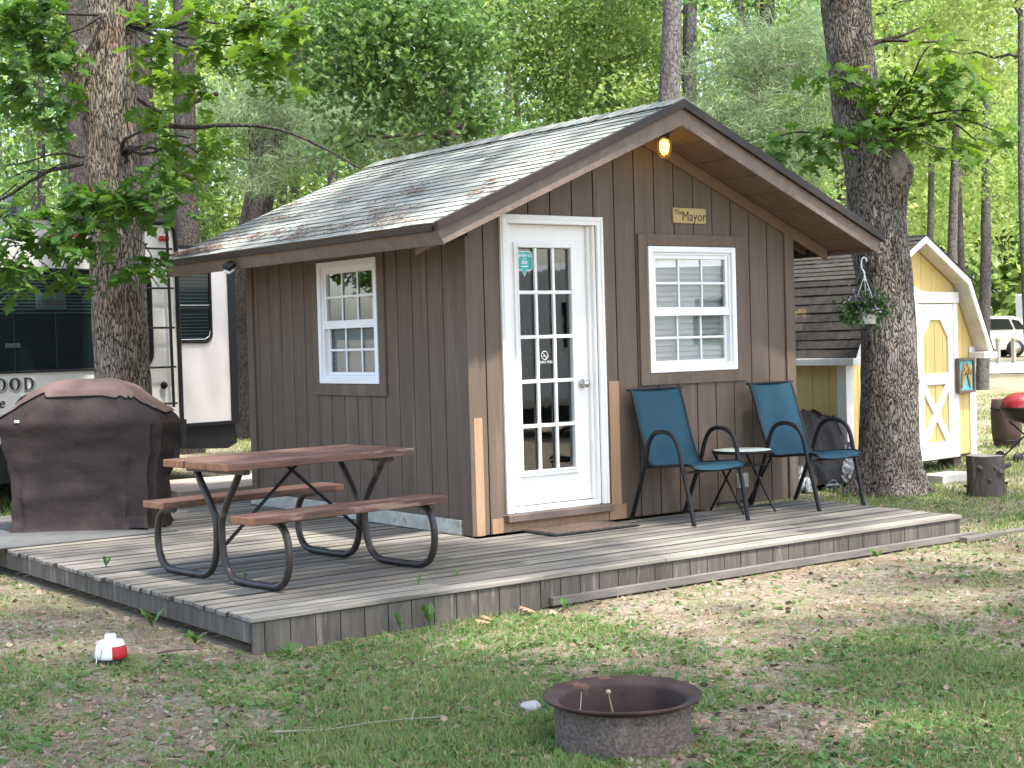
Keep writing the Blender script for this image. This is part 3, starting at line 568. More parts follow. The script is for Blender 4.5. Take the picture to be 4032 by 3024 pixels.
# lamp under the gable, lit
lamp = thing('gable_lamp', 'lit jelly-jar lamp in a cage under the gable peak', 'lamp', (1.665, -.25, 2.70))
m = MB(); m.lathe([(0, .22), (.05, .22), (.05, .185), (.042, .18), (.04, .15), (0, .15)], n=24); m.build('lamp_base', BLACK, lamp)
m = MB(); m.lathe([(.036, .15), (.044, .14), (.046, .06), (.038, .025), (.02, .004), (0, 0)], n=24); m.build('globe', glassmat('amber_globe', (1.0, .88, .5), .05), lamp)
m = MB(); m.lathe([(0, .14), (.03, .13), (.037, .095), (.032, .05), (.018, .03), (0, .022)], n=16); m.build('bulb', emat('bulb_glow', (1.0, .66, .16), 2.2), lamp)
m = MB()
for k in range(6):
    a = k * math.pi / 3; m.tube([(.05 * math.cos(a), .05 * math.sin(a), .16), (.053 * math.cos(a), .053 * math.sin(a), .06), (.04 * math.cos(a), .04 * math.sin(a), .012), (0, 0, -.008)], .0022, 5)
for z, r in ((.12, .053), (.07, .053), (.03, .047)): m.tube([(r * math.cos(t), r * math.sin(t), z) for t in np.linspace(0, 6.283, 25)], .002, 5)
m.build('cage', pm('brass_wire', (.35, .2, .08), metal=.8, rough=.4), lamp)
pl = bpy.data.lights.new('bulb_light', 'POINT'); pl.energy = .3; pl.color = (1, .6, .25); pl.shadow_soft_size = .03; po = bpy.data.objects.new('bulb_light', pl); COL.objects.link(po); po.parent = lamp; po.location = (0, 0, .04)
# spot lamp at eave
sp = thing('spotlight', 'small black and white floodlight clamped under the left eave', 'lamp', (-.60, 2.44, 2.035)); sp.scale = (.7, .7, .7)
m = MB(); m.box((-.03, -.03, .0), (.03, .03, .05)); m.build('bracket', BLACK, sp, .004)
Xs = Matrix.Rotation(R(-35), 4, 'Y') @ Matrix.Rotation(R(20), 4, 'X')
m = MB(); m.box((-.075, -.06, -.03), (.04, .06, .03)); m.build('lamp_housing', BLACK, sp, .01, X=Xs)
m = MB(); m.box((-.09, -.055, -.06), (-.0, .055, -.032)); m.build('lens', pm('frosted_lens', (.75, .75, .7), (.8, .8, .76), rough=.3), sp, .006, X=Xs)
# sign
sg = thing('name_sign', 'small wooden name sign on the gable above the front window', 'sign', (2.118, -.014, 2.298))
m = MB(); m.box((-.175, -.018, -.06), (.175, 0, .06)); m.build('board', SIGNW, sg, .006)
text('lettering', 'Mayor', .108, INK, sg, FRONT(.042, -.0185, -.008), .0, .0008, sx=.92); text('lettering', 'The', .056, pm('brown_ink', (.09, .05, .02)), sg, FRONT(-.13, -.0185, .022), .0004, .0008, .3)
# outlet
ob = thing('outlet_box', 'pale weatherproof outlet box low on the front wall behind the side table', 'outlet', (2.62, -.0125, .19))
m = MB(); m.box((-.05, -.045, -.06), (.05, 0, .06)); m.build('box_body', pm('aged_plastic', (.5, .48, .42)), ob, .006); m = MB(); m.box((-.04, -.055, -.05), (.04, -.046, .05)); m.build('cover', pm('aged_plastic2', (.55, .53, .47)), ob, .004)
#@@DECK
deck = thing('deck', 'low weathered wooden deck round the front and side of the cabin', 'deck')
m = MB(); random.seed(5); y = -1.775; pw = .1385; row = 0
while y < 4.05:
    y1 = y + pw - .016; xl = -2.645 + random.uniform(-.014, .012); xr = 3.115 + (y + 1.76) * .06
    if y1 > -.012 and y < 3.32: xr = -.05
    elif y >= 3.32: xr = .9
    pts_ = [xl]; x = xl + random.uniform(1.2, 3.4)
    while x < xr - .5: pts_.append(x); x += random.choice((2.4, 3.0, 3.6))
    pts_.append(xr); yy1 = min(y1, -.014) if y < -.012 < y1 else y1
    for a, b in zip(pts_[:-1], pts_[1:]):
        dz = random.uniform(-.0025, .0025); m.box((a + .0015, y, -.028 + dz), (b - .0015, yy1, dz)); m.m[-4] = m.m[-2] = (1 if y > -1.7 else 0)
    if y < -.012 < y1: m.box((xl, -.014, -.028), (-.05, y1, 0))
    y += pw; row += 1
m.build('decking', [DECK, pm('board_gap_shade', (.035, .03, .025), (.05, .042, .035))], deck, .005, seg=1)  # dark colour on the plank sides stands in for shade in the gaps
m = MB(); x = -2.628; k = 0
while x < 3.10:
    w = .07 if k == 0 else .148; b = min(x + w, 3.105); z1 = -.03; m.box((x + .002, -1.762, gh(x, -2.1) - .02 + random.uniform(-.0, .006)), (b - .003, -1.742 + random.uniform(-.002, .002), z1)); x += w; k += 1
m.build('front_skirt', SKIRT, deck, .002)
m = MB(); y = -1.741
while y < 3.9:
    b = min(y + .2, 4.0); m.box((-2.628 + random.uniform(-.002, .002), y + .001, -.135), (-2.608, b - .001, -.03)); y += .2
m.build('side_skirt', SKIRT, deck, .002)
m = MB(); m.box((3.08, -1.74, -.16), (3.10, -.02, -.03)); m.box((-2.55, -1.70, -.15), (3.05, -1.66, -.035)); m.box((-2.5, -.9, -.15), (3.0, -.86, -.035)); m.box((-2.59, -1.7, -.12), (-2.55, 3.9, -.035)); m.build('frame', SKIRT, deck)
m = MB(); m.box((-2.5, -1.6, -.168), (2.95, 3.9, -.13)); m.build('under_deck_painted_shade', PLAST, deck)  # black slab added in place of the shade beneath the boards
plk = MB(); plk.box((-.72, -1.80, GZ - .01), (3.25, -1.765, -.130), 0, Matrix.Rotation(R(-.1), 4, 'Z')); tag(plk.build('edging_plank', EDGEW, None, .004), 'long weathered plank on edge along the foot of the deck front', 'plank')
plk = MB(); plk.box((3.0, -1.90, GZ - .01), (3.72, -1.83, -.145)); tag(plk.build('edging_plank', EDGEW, None, .004), 'short weathered plank in the dirt just past the right end of the deck', 'plank')
pf = MB(); pf.box((-.25, 4.35, GZ - .02), (2.6, 5.6, .06)); tag(pf.build('low_platform', pm('sunny_planks', (.42, .34, .27), (.33, .27, .22), 2, (1, 8, 4), .85, .4), None, .006), 'low plank platform behind the deck at the back of the cabin', 'platform')
# door mat
mt = thing('door_mat', 'brown and black door mat on the deck at the white door', 'mat', (.745, -.265, .003))
m = MB(); m.box((-.39, -.205, 0), (.39, .205, .008)); m.build('rubber_border', PLAST, mt, .003)
m = MB()
for k in range(16): m.tube([(-.37 + k * .0493 + .018 * math.cos(t), -.183 + .013 * math.sin(t), .009) for t in np.linspace(0, 6.283, 9)], .003, 5)
for k in range(8): m.tube([(.368 + .013 * math.cos(t), -.15 + k * .045 + .016 * math.sin(t), .009) for t in np.linspace(0, 6.283, 9)], .003, 5); m.tube([(-.368 + .013 * math.cos(t), -.15 + k * .045 + .016 * math.sin(t), .009) for t in np.linspace(0, 6.283, 9)], .003, 5)
m.build('border_pattern', pm('worn_rubber', (.07, .07, .07)), mt)
m = MB(); m.box((-.34, -.16, .008), (.34, .195, .014)); m.build('bristle_pad', pm('coir', (.24, .165, .12), (.13, .09, .07), 90, bump=1, rough=1, lo=.45, hi=.55), mt, .002)
#@@PICNIC
pt = thing('picnic_table', 'red-stained wooden picnic table with attached benches on dark tube legs', 'picnic table', (-1.69, -.495, 0), R(6.5))
def boards(name, n, x0, x1, yc, wt, z0, th, gp):
    m = MB(); w = (wt - gp * (n - 1)) / n
    for k in range(n):
        a = yc - wt / 2 + k * (w + gp); e = random.uniform(-.006, .006); m.box((x0 + e, a, z0), (x1 + e, a + w, z0 + th))
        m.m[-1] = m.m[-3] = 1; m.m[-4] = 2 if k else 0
    return m.build(name, [REDW, ENDG, MATS['board_gap_shade']], pt, .005, seg=2)  # inner plank faces coloured dark as painted shade between the boards
boards('tabletop', 3, -.675, .675, 0, .72, .672, .044, .017); boards('bench', 1, -.755, .615, -.61, .245, .402, .042, 0); boards('bench', 1, -.615, .745, .60, .245, .402, .042, 0)
for sx in (-.525, .525):
    for s in (-1, 1):
        P = [(s * .24, .665), (s * .20, .60), (s * .09, .46), (s * .035, .36), (s * .03, .25), (s * .045, .15), (s * .09, .07), (s * .16, .03), (s * .25, .022), (s * .45, .022), (s * .58, .028), (s * .66, .07), (s * .70, .16), (s * .70, .26), (s * .67, .34), (s * .61, .385), (s * .50, .395)]
        # smooth by subdividing (Catmull-Rom)
        Q = []
        for i in range(len(P) - 1):
            p0, p1, p2, p3 = P[max(i - 1, 0)], P[i], P[i + 1], P[min(i + 2, len(P) - 1)]
            for t in (0, .33, .66): Q.append(tuple(.5 * ((2 * p1[c]) + (-p0[c] + p2[c]) * t + (2 * p0[c] - 5 * p1[c] + 4 * p2[c] - p3[c]) * t * t + (-p0[c] + 3 * p1[c] - 3 * p2[c] + p3[c]) * t ** 3) for c in (0, 1)))
        Q.append(P[-1]); m = MB(); m.tube([(sx + s * .001, a, b) for a, b in Q], .0215, 14); m.build('leg', TUBE, pt)
    m = MB(); m.box((sx - .022, -.31, .640), (sx + .022, .31, .671)); m.box((sx - .02, -.68, .392), (sx + .02, -.50, .401)); m.box((sx - .02, .50, .392), (sx + .02, .68, .401)); m.build('bracket', TUBE, pt, .003)
    m = MB()
    for yb in (-.66, -.56, .56, .66): m.tube([(sx, yb, .40), (sx, yb, .378)], .006, 8); m.tube([(sx, yb, .392), (sx, yb, .384)], .011, 6)
    m.build('bolt', TUBE, pt)
m = MB(); m.tube([(-.52, -.02, .20), (.06, 0.0, .665)], .011, 8); m.build('brace', BLACK, pt); m = MB(); m.tube([(.52, .02, .20), (-.06, .0, .665)], .011, 8); m.build('brace', BLACK, pt)
#@@CHAIRS
def smooth(P, n=4):
    Q = []
    for i in range(len(P) - 1):
        p0, p1, p2, p3 = P[max(i - 1, 0)], P[i], P[i + 1], P[min(i + 2, len(P) - 1)]
        for k in range(n):
            t = k / n; Q.append(tuple(.5 * ((2 * p1[c]) + (-p0[c] + p2[c]) * t + (2 * p0[c] - 5 * p1[c] + 4 * p2[c] - p3[c]) * t * t + (-p0[c] + 3 * p1[c] - 3 * p2[c] + p3[c]) * t ** 3) for c in range(len(p1))))
    Q.append(P[-1]); return Q
def make_chair():
    t = thing('patio_chair', 'blue sling patio chair nearer the white door, left of the small round table', 'chair', (1.665, -.085, 0), 0, 'blue patio chairs on the deck')
    # s = forward (-y), h = up ; profile of the sling
    prof = smooth([(-.012, .975), (.0, .955), (.035, .86), (.10, .66), (.16, .50), (.195, .425), (.235, .405), (.33, .408), (.50, .425), (.62, .432), (.67, .425), (.70, .405)], 4)
    hw = .232; vs = []; n = len(prof); K = 9
    for s_, h in prof:
        for k in range(K):
            u = k / (K - 1) * 2 - 1; sagv = .018 * (1 - u * u); vs.append((u * hw, -s_ + (sagv if h > .45 else 0), h - (sagv if h <= .45 else 0)))
    m = MB(); m.add(vs, [(i * K + k, i * K + k + 1, (i + 1) * K + k + 1, (i + 1) * K + k) for i in range(n - 1) for k in range(K - 1)], 0, True)
    o = m.build('sling', SLING, t); sol = o.modifiers.new('thick', 'SOLIDIFY'); sol.thickness = .004
    for sx in (-1, 1):
        m = MB(); m.tube([(sx * (hw + .008), -s_, h) for s_, h in prof], .0115, 8); m.build('side_rail', BLACK, t)
        arch = smooth([(.0, 0), (.09, .20), (.185, .42), (.235, .56), (.29, .635), (.37, .662), (.46, .655), (.535, .61), (.575, .53), (.60, .42), (.655, .2), (.70, 0)], 4)
        m = MB(); m.tube([(sx * (hw + .030 + (.02 if h > .6 else .02 * h / .6)), -s_, h + .006) for s_, h in arch], .0168, 10, flat=(1.0, 1.0)); m.build('arm', BLACK, t)
        m = MB()
        for s_ in (.002, .70): m.tube([(sx * (hw + .030), -s_, 0), (sx * (hw + .030), -s_, .02)], .017, 10)
        m.build('foot', PLAST, t)
    for s_, h in ((.17, .395), (.655, .385), (-.008, .968)): m = MB(); m.tube([(-hw - .04, -s_, h), (hw + .04, -s_, h)], .0095, 8); m.build('crossbar', BLACK, t)
    return t
ch0 = make_chair()
def dup(root, loc, rz, label):
    r = root.copy(); COL.objects.link(r); r.location = loc; r.rotation_euler = (0, 0, rz); r['label'] = label
    for ch in list(root.children):
        c = ch.copy(); COL.objects.link(c); c.parent = r
        for g_ in ch.children: d = g_.copy(); COL.objects.link(d); d.parent = c
    return r
dup(ch0, (2.865, -.135, 0), R(1.5), 'blue sling patio chair right of the small round table, by the cabin corner'); ch0.rotation_euler = (0, 0, R(-2.0))
st_ = thing('side_table', 'small round folding side table with frosted glass top between the blue chairs', 'side table', (2.29, -.37, 0), R(-8))
m = MB(); m.lathe([(0, .470), (.222, .470), (.224, .4725), (.222, .475), (0, .475)], n=48); m.build('tabletop', pm('frosted_glass_top', (.62, .70, .62), (.66, .73, .66), 40, rough=.35, spec=.6), st_)
m = MB(); m.lathe([(.222, .452), (.234, .452), (.236, .465), (.234, .476), (.225, .476), (.222, .474), (.222, .452)], n=48); m.build('rim', BLACK, st_)
for sx in (-.15, .15):
    m = MB(); xo = .012 if sx > 0 else -.012; m.tube([(sx, -.20, 0), (sx, .17, .455)], .0095, 8); m.build('leg', BLACK, st_); m = MB(); m.tube([(sx + xo * 1.7, .20, 0), (sx + xo * 1.7, -.17, .455)], .0095, 8); m.build('leg', BLACK, st_)
for a_, b_, c_ in ((.15, -.155, .055), (.17, .155, .055), (.15, .10, .36), (.17, -.10, .36)): m = MB(); m.tube([(-a_, b_, c_), (a_, b_, c_)], .008, 8); m.build('crossbar', BLACK, st_)
m = MB()
for sx in (-.165, .165): m.lathe([(0, 0), (.009, 0), (.009, .006), (0, .008)], (0, 0, 0), 10)
m.build('rivet', STEEL, st_, X=Matrix.Translation((.16, -.01, .245)) @ Matrix.Rotation(R(90), 4, 'X'))
#@@GRILL
gr = thing('covered_grill', 'tall barbecue grill under a faded brown fabric cover on the deck edge', 'grill', (-1.70, 2.74, 0), R(-40))
def covershape():
    NU, NV = 180, 46; vs = []; FD = [(300, 7, .065), (316, 6, -.05), (250, 11, .04), (270, 7, -.045), (228, 8, .045), (284, 5, -.03), (212, 6, -.04), (335, 7, .05)]
    for j in range(NV):
        v = j / (NV - 1); z = 1.15 * v
        for i in range(NU):
            a = 2 * math.pi * i / NU; ca, sa = math.cos(a), math.sin(a)
            # plan: superellipse; half sizes by height
            e = .28
            hx = np.interp(z, [0, .08, .35, .62, .76, .82, .87, 1.08, 1.13, 1.15], [.565, .55, .565, .625, .662, .672, .635, .37, .27, .16]); hy = np.interp(z, [0, .1, .6, .77, .83, .89, 1.07, 1.13, 1.15], [.325, .29, .27, .30, .31, .29, .20, .13, .06])
            x = hx * math.copysign(abs(ca) ** e, ca); y = hy * math.copysign(abs(sa) ** e, sa)
            low = max(0, 1 - z / .85); per = a * 3.2
            fold = (math.sin(a * 9 + 1.3 + .6 * math.sin(z * 3)) * .5 + math.sin(a * 17 + 2 * z) * .25 + noise.noise(Vector((ca * 2.2, sa * 2.2, z * 1.1))) * 1.1)
            dg = math.degrees(a); gf_ = sum(am * math.exp(-((dg - a0_ - 14 * (.5 - v)) / w_) ** 2) for a0_, w_, am in FD); g_ = fold * (.035 * low + .008) + gf_ * (1.15 - z) * .95; wr = .022 * noise.noise(Vector((x * 6, y * 6, z * 9))) + .006 * noise.noise(Vector((x * 17, y * 17, z * 20)))
            wr += -.045 * max(0, .22 - abs(noise.noise(Vector((ca * 2.6 + .5 * z, sa * 2.6, z * .9 + 3))))) * (1.1 - v) + .03 * (.25 - abs(noise.noise(Vector((x * 3.5 + z * 1.5, y * 3.5, z * 3.5))))) ; ln = math.hypot(x, y) + 1e-6; x += x / ln * (g_ + wr); y += y / ln * (g_ + wr)
            zz = z + (.028 * math.sin(a * 5 + .5) * (1 - v) if j < 4 else 0) + .012 * noise.noise(Vector((x * 3, y * 3, 5))) * (v > .7)
            vs.append((x, y, max(zz, .004)))
    fs = [(j * NU + i, j * NU + (i + 1) % NU, (j + 1) * NU + (i + 1) % NU, (j + 1) * NU + i) for j in range(NV - 1) for i in range(NU)]
    return vs, fs, NU, NV
vs, fs, NU, NV = covershape(); m = MB(); m.add(vs, fs, 0, True); m.add(vs[-NU:], [tuple(range(NU))], 0, True)
cv = m.build('cover', COVER, gr); sb = cv.modifiers.new('sub', 'SUBSURF'); sb.levels = 0; sb.render_levels = 1
# faded upper panel, a separate flap lying just proud of the cover, with a wavy hem
hem = MB(); jj0 = 33; vv = []; 
def flapv(i, j):
    x, y, z = vs[j * NU + i % NU]; ln = math.hypot(x, y) + 1e-6; return Vector((x + x / ln * .010, y + y / ln * .010, z + .008))
for i in range(NU):
    a = 2 * math.pi * i / NU; base = float(np.interp(math.degrees(a), [0, 60, 120, 180, 195, 207, 225, 245, 255, 268, 290, 318, 330, 345, 360], [34.5, 36, 36, 33, 31.6, 31.0, 34.5, 39.2, 41.2, 39.8, 39.4, 39.2, 37.2, 36, 34.5])) + .35 * math.sin(a * 23)
    col_ = []
    for k in range(14):
        jf = base + (NV - 1 - base) * k / 13; j0_ = int(jf); fr = jf - j0_; p = flapv(i, j0_).lerp(flapv(i, min(j0_ + 1, NV - 1)), fr); col_.append(p)
    vv.append(col_)
vs2 = [vv[i][k] for k in range(14) for i in range(NU)]
hem.add(vs2, [(k * NU + i, k * NU + (i + 1) % NU, (k + 1) * NU + (i + 1) % NU, (k + 1) * NU + i) for k in range(13) for i in range(NU)], 0, True); hem.add(vs2[-NU:], [tuple(range(NU))], 0, True)
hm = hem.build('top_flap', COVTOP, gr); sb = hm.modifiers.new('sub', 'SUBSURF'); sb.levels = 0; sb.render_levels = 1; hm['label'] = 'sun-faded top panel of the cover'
m = MB(); m.tube([vs2[i % NU] for i in range(NU + 1)], .005, 6); m.build('piping', PLAST, gr)
m = MB(); i0 = int(NU * 215 / 360); q4 = [Vector(vs2[k * NU + i]) for k, i in ((6, i0), (6, i0 + 4), (8, i0 + 4), (8, i0))]; nn_ = (q4[1] - q4[0]).cross(q4[3] - q4[0]).normalized(); nn_ = nn_ if nn_.z > 0 else -nn_
m.prism([p_ + nn_ * .012 for p_ in q4], nn_ * -.006); m.build('vent_flap', PLAST, gr)
m = MB(); m.box((-.47, -.316, .845), (-.435, -.308, .865)); m.build('tag', WHITE, gr)
gm = MB(); gm.box((-2.9, 1.95, .006), (-1.35, 3.3, .012)); tag(gm.build('grill_mat', pm('grey_rubber_mat', (.085, .088, .085), (.11, .113, .11), rough=.8), None), 'flat grey rubber mat under the covered grill', 'mat')
#@@TRAILER
rvd = math.atan2(-.19, -.98)      # direction of the rear wall, running left
rv = thing('travel_trailer', 'cream travel trailer with ladder and wide black rear window behind the left oak', 'trailer', (.66, 6.25, GZ), 0)
rv.rotation_euler = (0, 0, math.atan2(.19, .98))     # local x: from the right rear corner, negative = left; y: away
H0, H1 = .52, 2.86
def rrect(x0, x1, z0, z1, r, n=5, corners=(1, 1, 1, 1)):
    P = []
    for cx, cz, a0, f in ((x1 - r, z0 + r, -90, corners[0]), (x1 - r, z1 - r, 0, corners[1]), (x0 + r, z1 - r, 90, corners[2]), (x0 + r, z0 + r, 180, corners[3])):
        if f: P += [(cx + r * math.cos(R(a0 + 90 * k / n)), cz + r * math.sin(R(a0 + 90 * k / n))) for k in range(n + 1)]
        else: P.append((x1 if a0 in (-90, 0) else x0, z0 if a0 in (-90, 180) else z1))
    return P
m = MB(); m.prism([(x, 0, z) for x, z in rrect(-2.50, 0, .68, H1, .10, 5, (0, 1, 1, 0))], (0, 7.2, 0)); body = m.build('body', RVW, rv)
m = MB(); m.prism([(x, -.012, z) for x, z in rrect(-2.34, -.33, 1.365, 2.36, .14)], (0, .010, 0)); w = m.build('rear_window', RVG, rv)
m = MB(); rr = rrect(-2.34, -.33, 1.365, 2.36, .14); m.tube([(x, -.012, z) for x, z in rr + rr[:1]], .012, 6); m.build('window_frame', BLACK, w)
m = MB()
for x in (-1.9, -1.45): m.box((x - .004, -.017, 1.38), (x + .004, -.0125, 1.92))
m.box((-2.33, -.017, 1.925), (-.35, -.0125, 1.94))
for k in range(11): m.box((-2.25, -.0135, 1.96 + k * .033), (-.42, -.0125, 1.975 + k * .033))
m.build('blind', pm('dark_green_blind', (.02, .04, .038), (.015, .03, .03), rough=.4), w)
m = MB(); m.box((-1.66, -.016, 1.97), (-1.33, -.0145, 2.13)); q = m.build('registration_sticker', pm('dim_teal', (.022, .05, .045), (.025, .055, .05)), w); text('lettering', 'CT853986', .07, INK, q, FRONT(-1.495, -.017, 2.03), .001, .0005)
m = MB(); m.box((-2.0, -.016, 1.60), (-1.84, -.0145, 1.645)); m.build('label_plate', pm('dim_grey', (.06, .07, .07)), w)
for x in (-1.45, -1.15, -.15): m = MB(); m.box((x - .062, -.035, 2.675), (x + .062, 0, 2.73)); m.build('tail_light', RED, rv, .02, seg=3)
m = MB(); m.lathe([(0, .05), (.08, .04), (.13, 0)], n=24); m.build('camera_dome', BLACK, rv, X=Matrix.Translation((-1.42, -.0, 2.59)) @ Matrix.Rotation(R(90), 4, 'X'))
m = MB(); m.tube([(-2.5, -.015, H1 + .005), (-.10, -.015, H1 + .005), (-.02, -.015, H1 - .06), (-.005, -.015, H1 - .2), (-.0, -.015, H0)], .024, 8); m.build('edge_trim', BLACK, rv)
m = MB()
for xx in (-.155,): m.tube(smooth([(xx, .06, H1 + .25), (xx, .0, H1 + .26), (xx, -.07, H1 + .18), (xx, -.08, 2.4), (xx + .012, -.08, .94)], 5), .016, 8)
m.tube(smooth([(-.56, .06, H1 + .25), (-.56, .0, H1 + .26), (-.56, -.07, H1 + .18), (-.56, -.08, 2.4), (-.56, -.08, 1.0)], 5), .016, 8)
for z in (2.59, 2.18, 1.77, 1.36, .98): m.tube([(-.58, -.08, z), (-.10, -.08, z)], .011, 8)
for z in (2.42, 1.17): m.tube([(-.22, -.08, z), (-.22, -.01, z)], .013, 8)
m.build('ladder', BLACK, rv)
m = MB()
for z, x in ((2.25, -.235), (1.315, -.235)): m.lathe([(0, .02), (.035, .018), (.04, 0)], n=16, c=(0, 0, 0)); 
m.build('ladder_mount', BLACK, rv, X=Matrix.Translation((-.225, -.03, 1.17)) @ Matrix.Rotation(R(90), 4, 'X'))
m = MB(); m.tube([(-.52, -.02, 2.66), (-.50, -.09, 2.62), (-.42, -.10, 2.63)], .014, 8); m.build('hook', BLACK, rv)
m = MB(); m.box((-2.50, .05, .30), (0, 7.1, .678)); m.build('underbody', PLAST, rv)
for yy in (3.2, 4.1):
    for xx in (-2.45, -.28): m = MB(); m.lathe([(0, 0), (.2, 0), (.33, .02), (.35, .06), (.35, .18), (.33, .22), (0, .22)], n=28); m.build('wheel', PLAST, rv, X=Matrix.Translation((xx, yy, .35)) @ Matrix.Rotation(R(90), 4, 'Y'))
m = MB(); m.box((-1.6, 1.6, H1), (-.81, 2.4, H1 + .38)); ac = m.build('air_conditioner', pm('dark_grey_plastic', (.06, .07, .09), (.08, .09, .11), rough=.5), rv, .05, seg=3)
m = MB()
for k in range(4): m.box((-1.5, 1.585, H1 + .16 + k * .045), (-.9, 1.598, H1 + .18 + k * .045))
m.build('vent_slats', PLAST, ac)
# OOD lettering (drawn letters with thick and thin strokes)
def ring_letter(m, cx, cz, w, h, tx, tz, y, mi, D=False):
    n = 28; O = []; I = []
    for k in range(n):
        a = 2 * math.pi * k / n; ox, oz = math.cos(a), math.sin(a)
        if D and ox < 0: ox = -.75; oz = math.copysign(1, oz) if abs(oz) > .05 else oz; oz = max(-1, min(1, math.sin(a) * 1.6))
        O.append((cx + w / 2 * ox, y, cz + h / 2 * oz)); I.append((cx + (w / 2 - tx) * ox, y, cz + (h / 2 - tz) * oz))
    for k in range(n):
        j = (k + 1) % n; m.prism([O[k], O[j], I[j], I[k]], (0, -.003, 0), mi)
m = MB()
for cx, D in ((-2.06, 0), (-1.91, 0), (-1.765, 1)):
    ring_letter(m, cx + .012, 1.25 - .01, .14, .145, .05, .022, -.003, 0, D); ring_letter(m, cx, 1.25, .135, .137, .040, .014, -.007, 1, D); ring_letter(m, cx, 1.25, .117, .12, .029, .006, -.011, 2, D)
m.build('lettering', [pm('lettering_grey', (.28, .29, .29)), pm('lettering_pale', (.55, .55, .53)), INK], rv)
text('lettering', 'ite', .14, INK, rv, FRONT(-2.02, -.004, 1.07), .001, .001, .25, 'RIGHT')
# slide-out room on the right side, with black frame and window
S0, S1 = .20, 1.56; sy0 = 1.1
m = MB(); m.box((0, sy0, .69), (S1, sy0 + 4.0, 2.69)); slide = m.build('slide_out', RVSL, rv)
m = MB(); m.box((S1 - .07, sy0 - .02, .66), (S1 + .03, sy0 + .02, 2.70)); m.box((.0, sy0 - .019, .65), (S1 + .02, sy0 + .019, .69)); m.box((.0, sy0 - .018, 2.69), (S1 + .03, sy0 + .02, 2.73)); m.box((.70, sy0 - .017, .69), (.765, sy0 + .0, 2.69)); m.build('slide_trim', BLACK, slide)
m = MB(); m.prism([(x, sy0 - .008, z) for x, z in rrect(.75, 1.23, 1.63, 2.58, .09, 5, (1, 1, 0, 0))], (0, .006, 0)); w = m.build('window', RVG, slide)
m = MB(); rr = rrect(.76, 1.235, 1.62, 2.585, .09, 5, (1, 1, 0, 0)); m.tube([(x, sy0 - .012, z) for x, z in rr + rr[:1]], .018, 6); m.box((.77, sy0 - .02, 2.00), (1.22, sy0 - .009, 2.03)); m.build('window_frame', BLACK, w)
m = MB(); m.tube([(.77, sy0 - .024, 1.65), (1.13, sy0 - .024, 1.65), (1.19, sy0 - .024, 1.68), (1.21, sy0 - .024, 1.75)], .008, 6); m.box((.77, sy0 - .025, 2.04), (1.21, sy0 - .021, 2.05)); m.build('trim_strip', STEEL, w)
m = MB()
for k in range(12): m.box((.78, sy0 - .0095, 2.08 + k * .04), (1.2, sy0 - .0085, 2.096 + k * .04))
for k in range(8): m.box((.78, sy0 - .0095, 1.67 + k * .038), (1.2, sy0 - .0085, 1.68 + k * .038))
m.build('blind', MATS['dark_green_blind'], w)
m = MB(); m.prism([(.04, sy0 + .05, .648), (S1 + .02, sy0 + .05, .648), (S1 + .04, sy0 + .05, .42), (S1 - .10, sy0 + .05, .36), (.04, sy0 + .05, .45)], (0, 3.8, 0)); m.build('underbody', PLAST, rv)
m = MB(); m.tube([(.045, .0, .52), (.045, .0, .80)], .02, 6); m.tube([(.03, sy0 - .03, .45), (.03, sy0 - .03, .74)], .03, 6); m.build('hose', BLACK, rv)
#@@SHED
SA = R(6.3); shed = thing('garden_shed', 'yellow gambrel-roof garden shed with white trimmed double door', 'shed', (8.02, 1.72, GZ), SA)   # origin: right front corner
SW, SD = 2.42, 3.2; SF = .16           # local x from 0 (right) to -SW (left)
gam = [(-SW - .0, 1.34), (-SW + .40, 2.02), (-SW / 2, 2.44), (-.40, 2.02), (0, 1.34)]
def gtop(x):
    return float(np.interp(x, [p[0] for p in gam], [p[1] for p in gam]))
m = MB(); 
cuts = [-SW] + [-SW + .2 * k for k in range(1, 13) if -SW + .2 * k < -.05] + [0]
for a, b in zip(cuts[:-1], cuts[1:]):
    a2, b2 = a + .003, b - .003; xs3 = [a2] + [p[0] for p in gam if a2 < p[0] < b2] + [b2]
    z0 = SF
    poly = [(a2, 0, z0), (b2, 0, z0)] + [(x, 0, gtop(x) - .01) for x in xs3[::-1]]; m.prism(poly, (0, .015, 0))
m.build('wall', YEL, shed)
m = MB(); m.prism([(x, .012, z - .012) for x, z in gam] + [(0, .012, SF), (-SW, .012, SF)], (0, .03, 0)); m.build('sheathing', pm('ochre_shadow', (.30, .19, .05)), shed)
m = MB(); y = 0
while y < SD: m.box((-SW - .012, y + .003, SF), (-SW, min(y + .2, SD) - .003, 1.36)); y += .2
m.build('wall', YEL, shed)
m = MB(); m.box((-SW, .05, SF), (-SW + .02, SD, 1.34)); m.box((-.02, .05, SF), (0, SD, 1.34)); m.prism([(x, SD, z) for x, z in gam] + [(0, SD, SF), (-SW, SD, SF)], (0, .03, 0)); m.build('sheathing', MATS['ochre_shadow'], shed)
def sb_(name, a, b, mat=SHEDW, par=shed, bev=.003): mm = MB(); mm.box(a, b); return mm.build(name, mat, par, bev)
sb_('corner_trim', (-.10, -.02, SF - .03), (.02, 0, 1.33)); sb_('corner_trim', (0.001, 0.0, SF - .03), (.02, .09, 1.33)); sb_('corner_trim', (-SW - .032, -.02, SF - .03), (-SW + .09, 0, 1.33)); sb_('corner_trim', (-SW - .032, .001, SF - .03), (-SW - .0125, .09, 1.33))
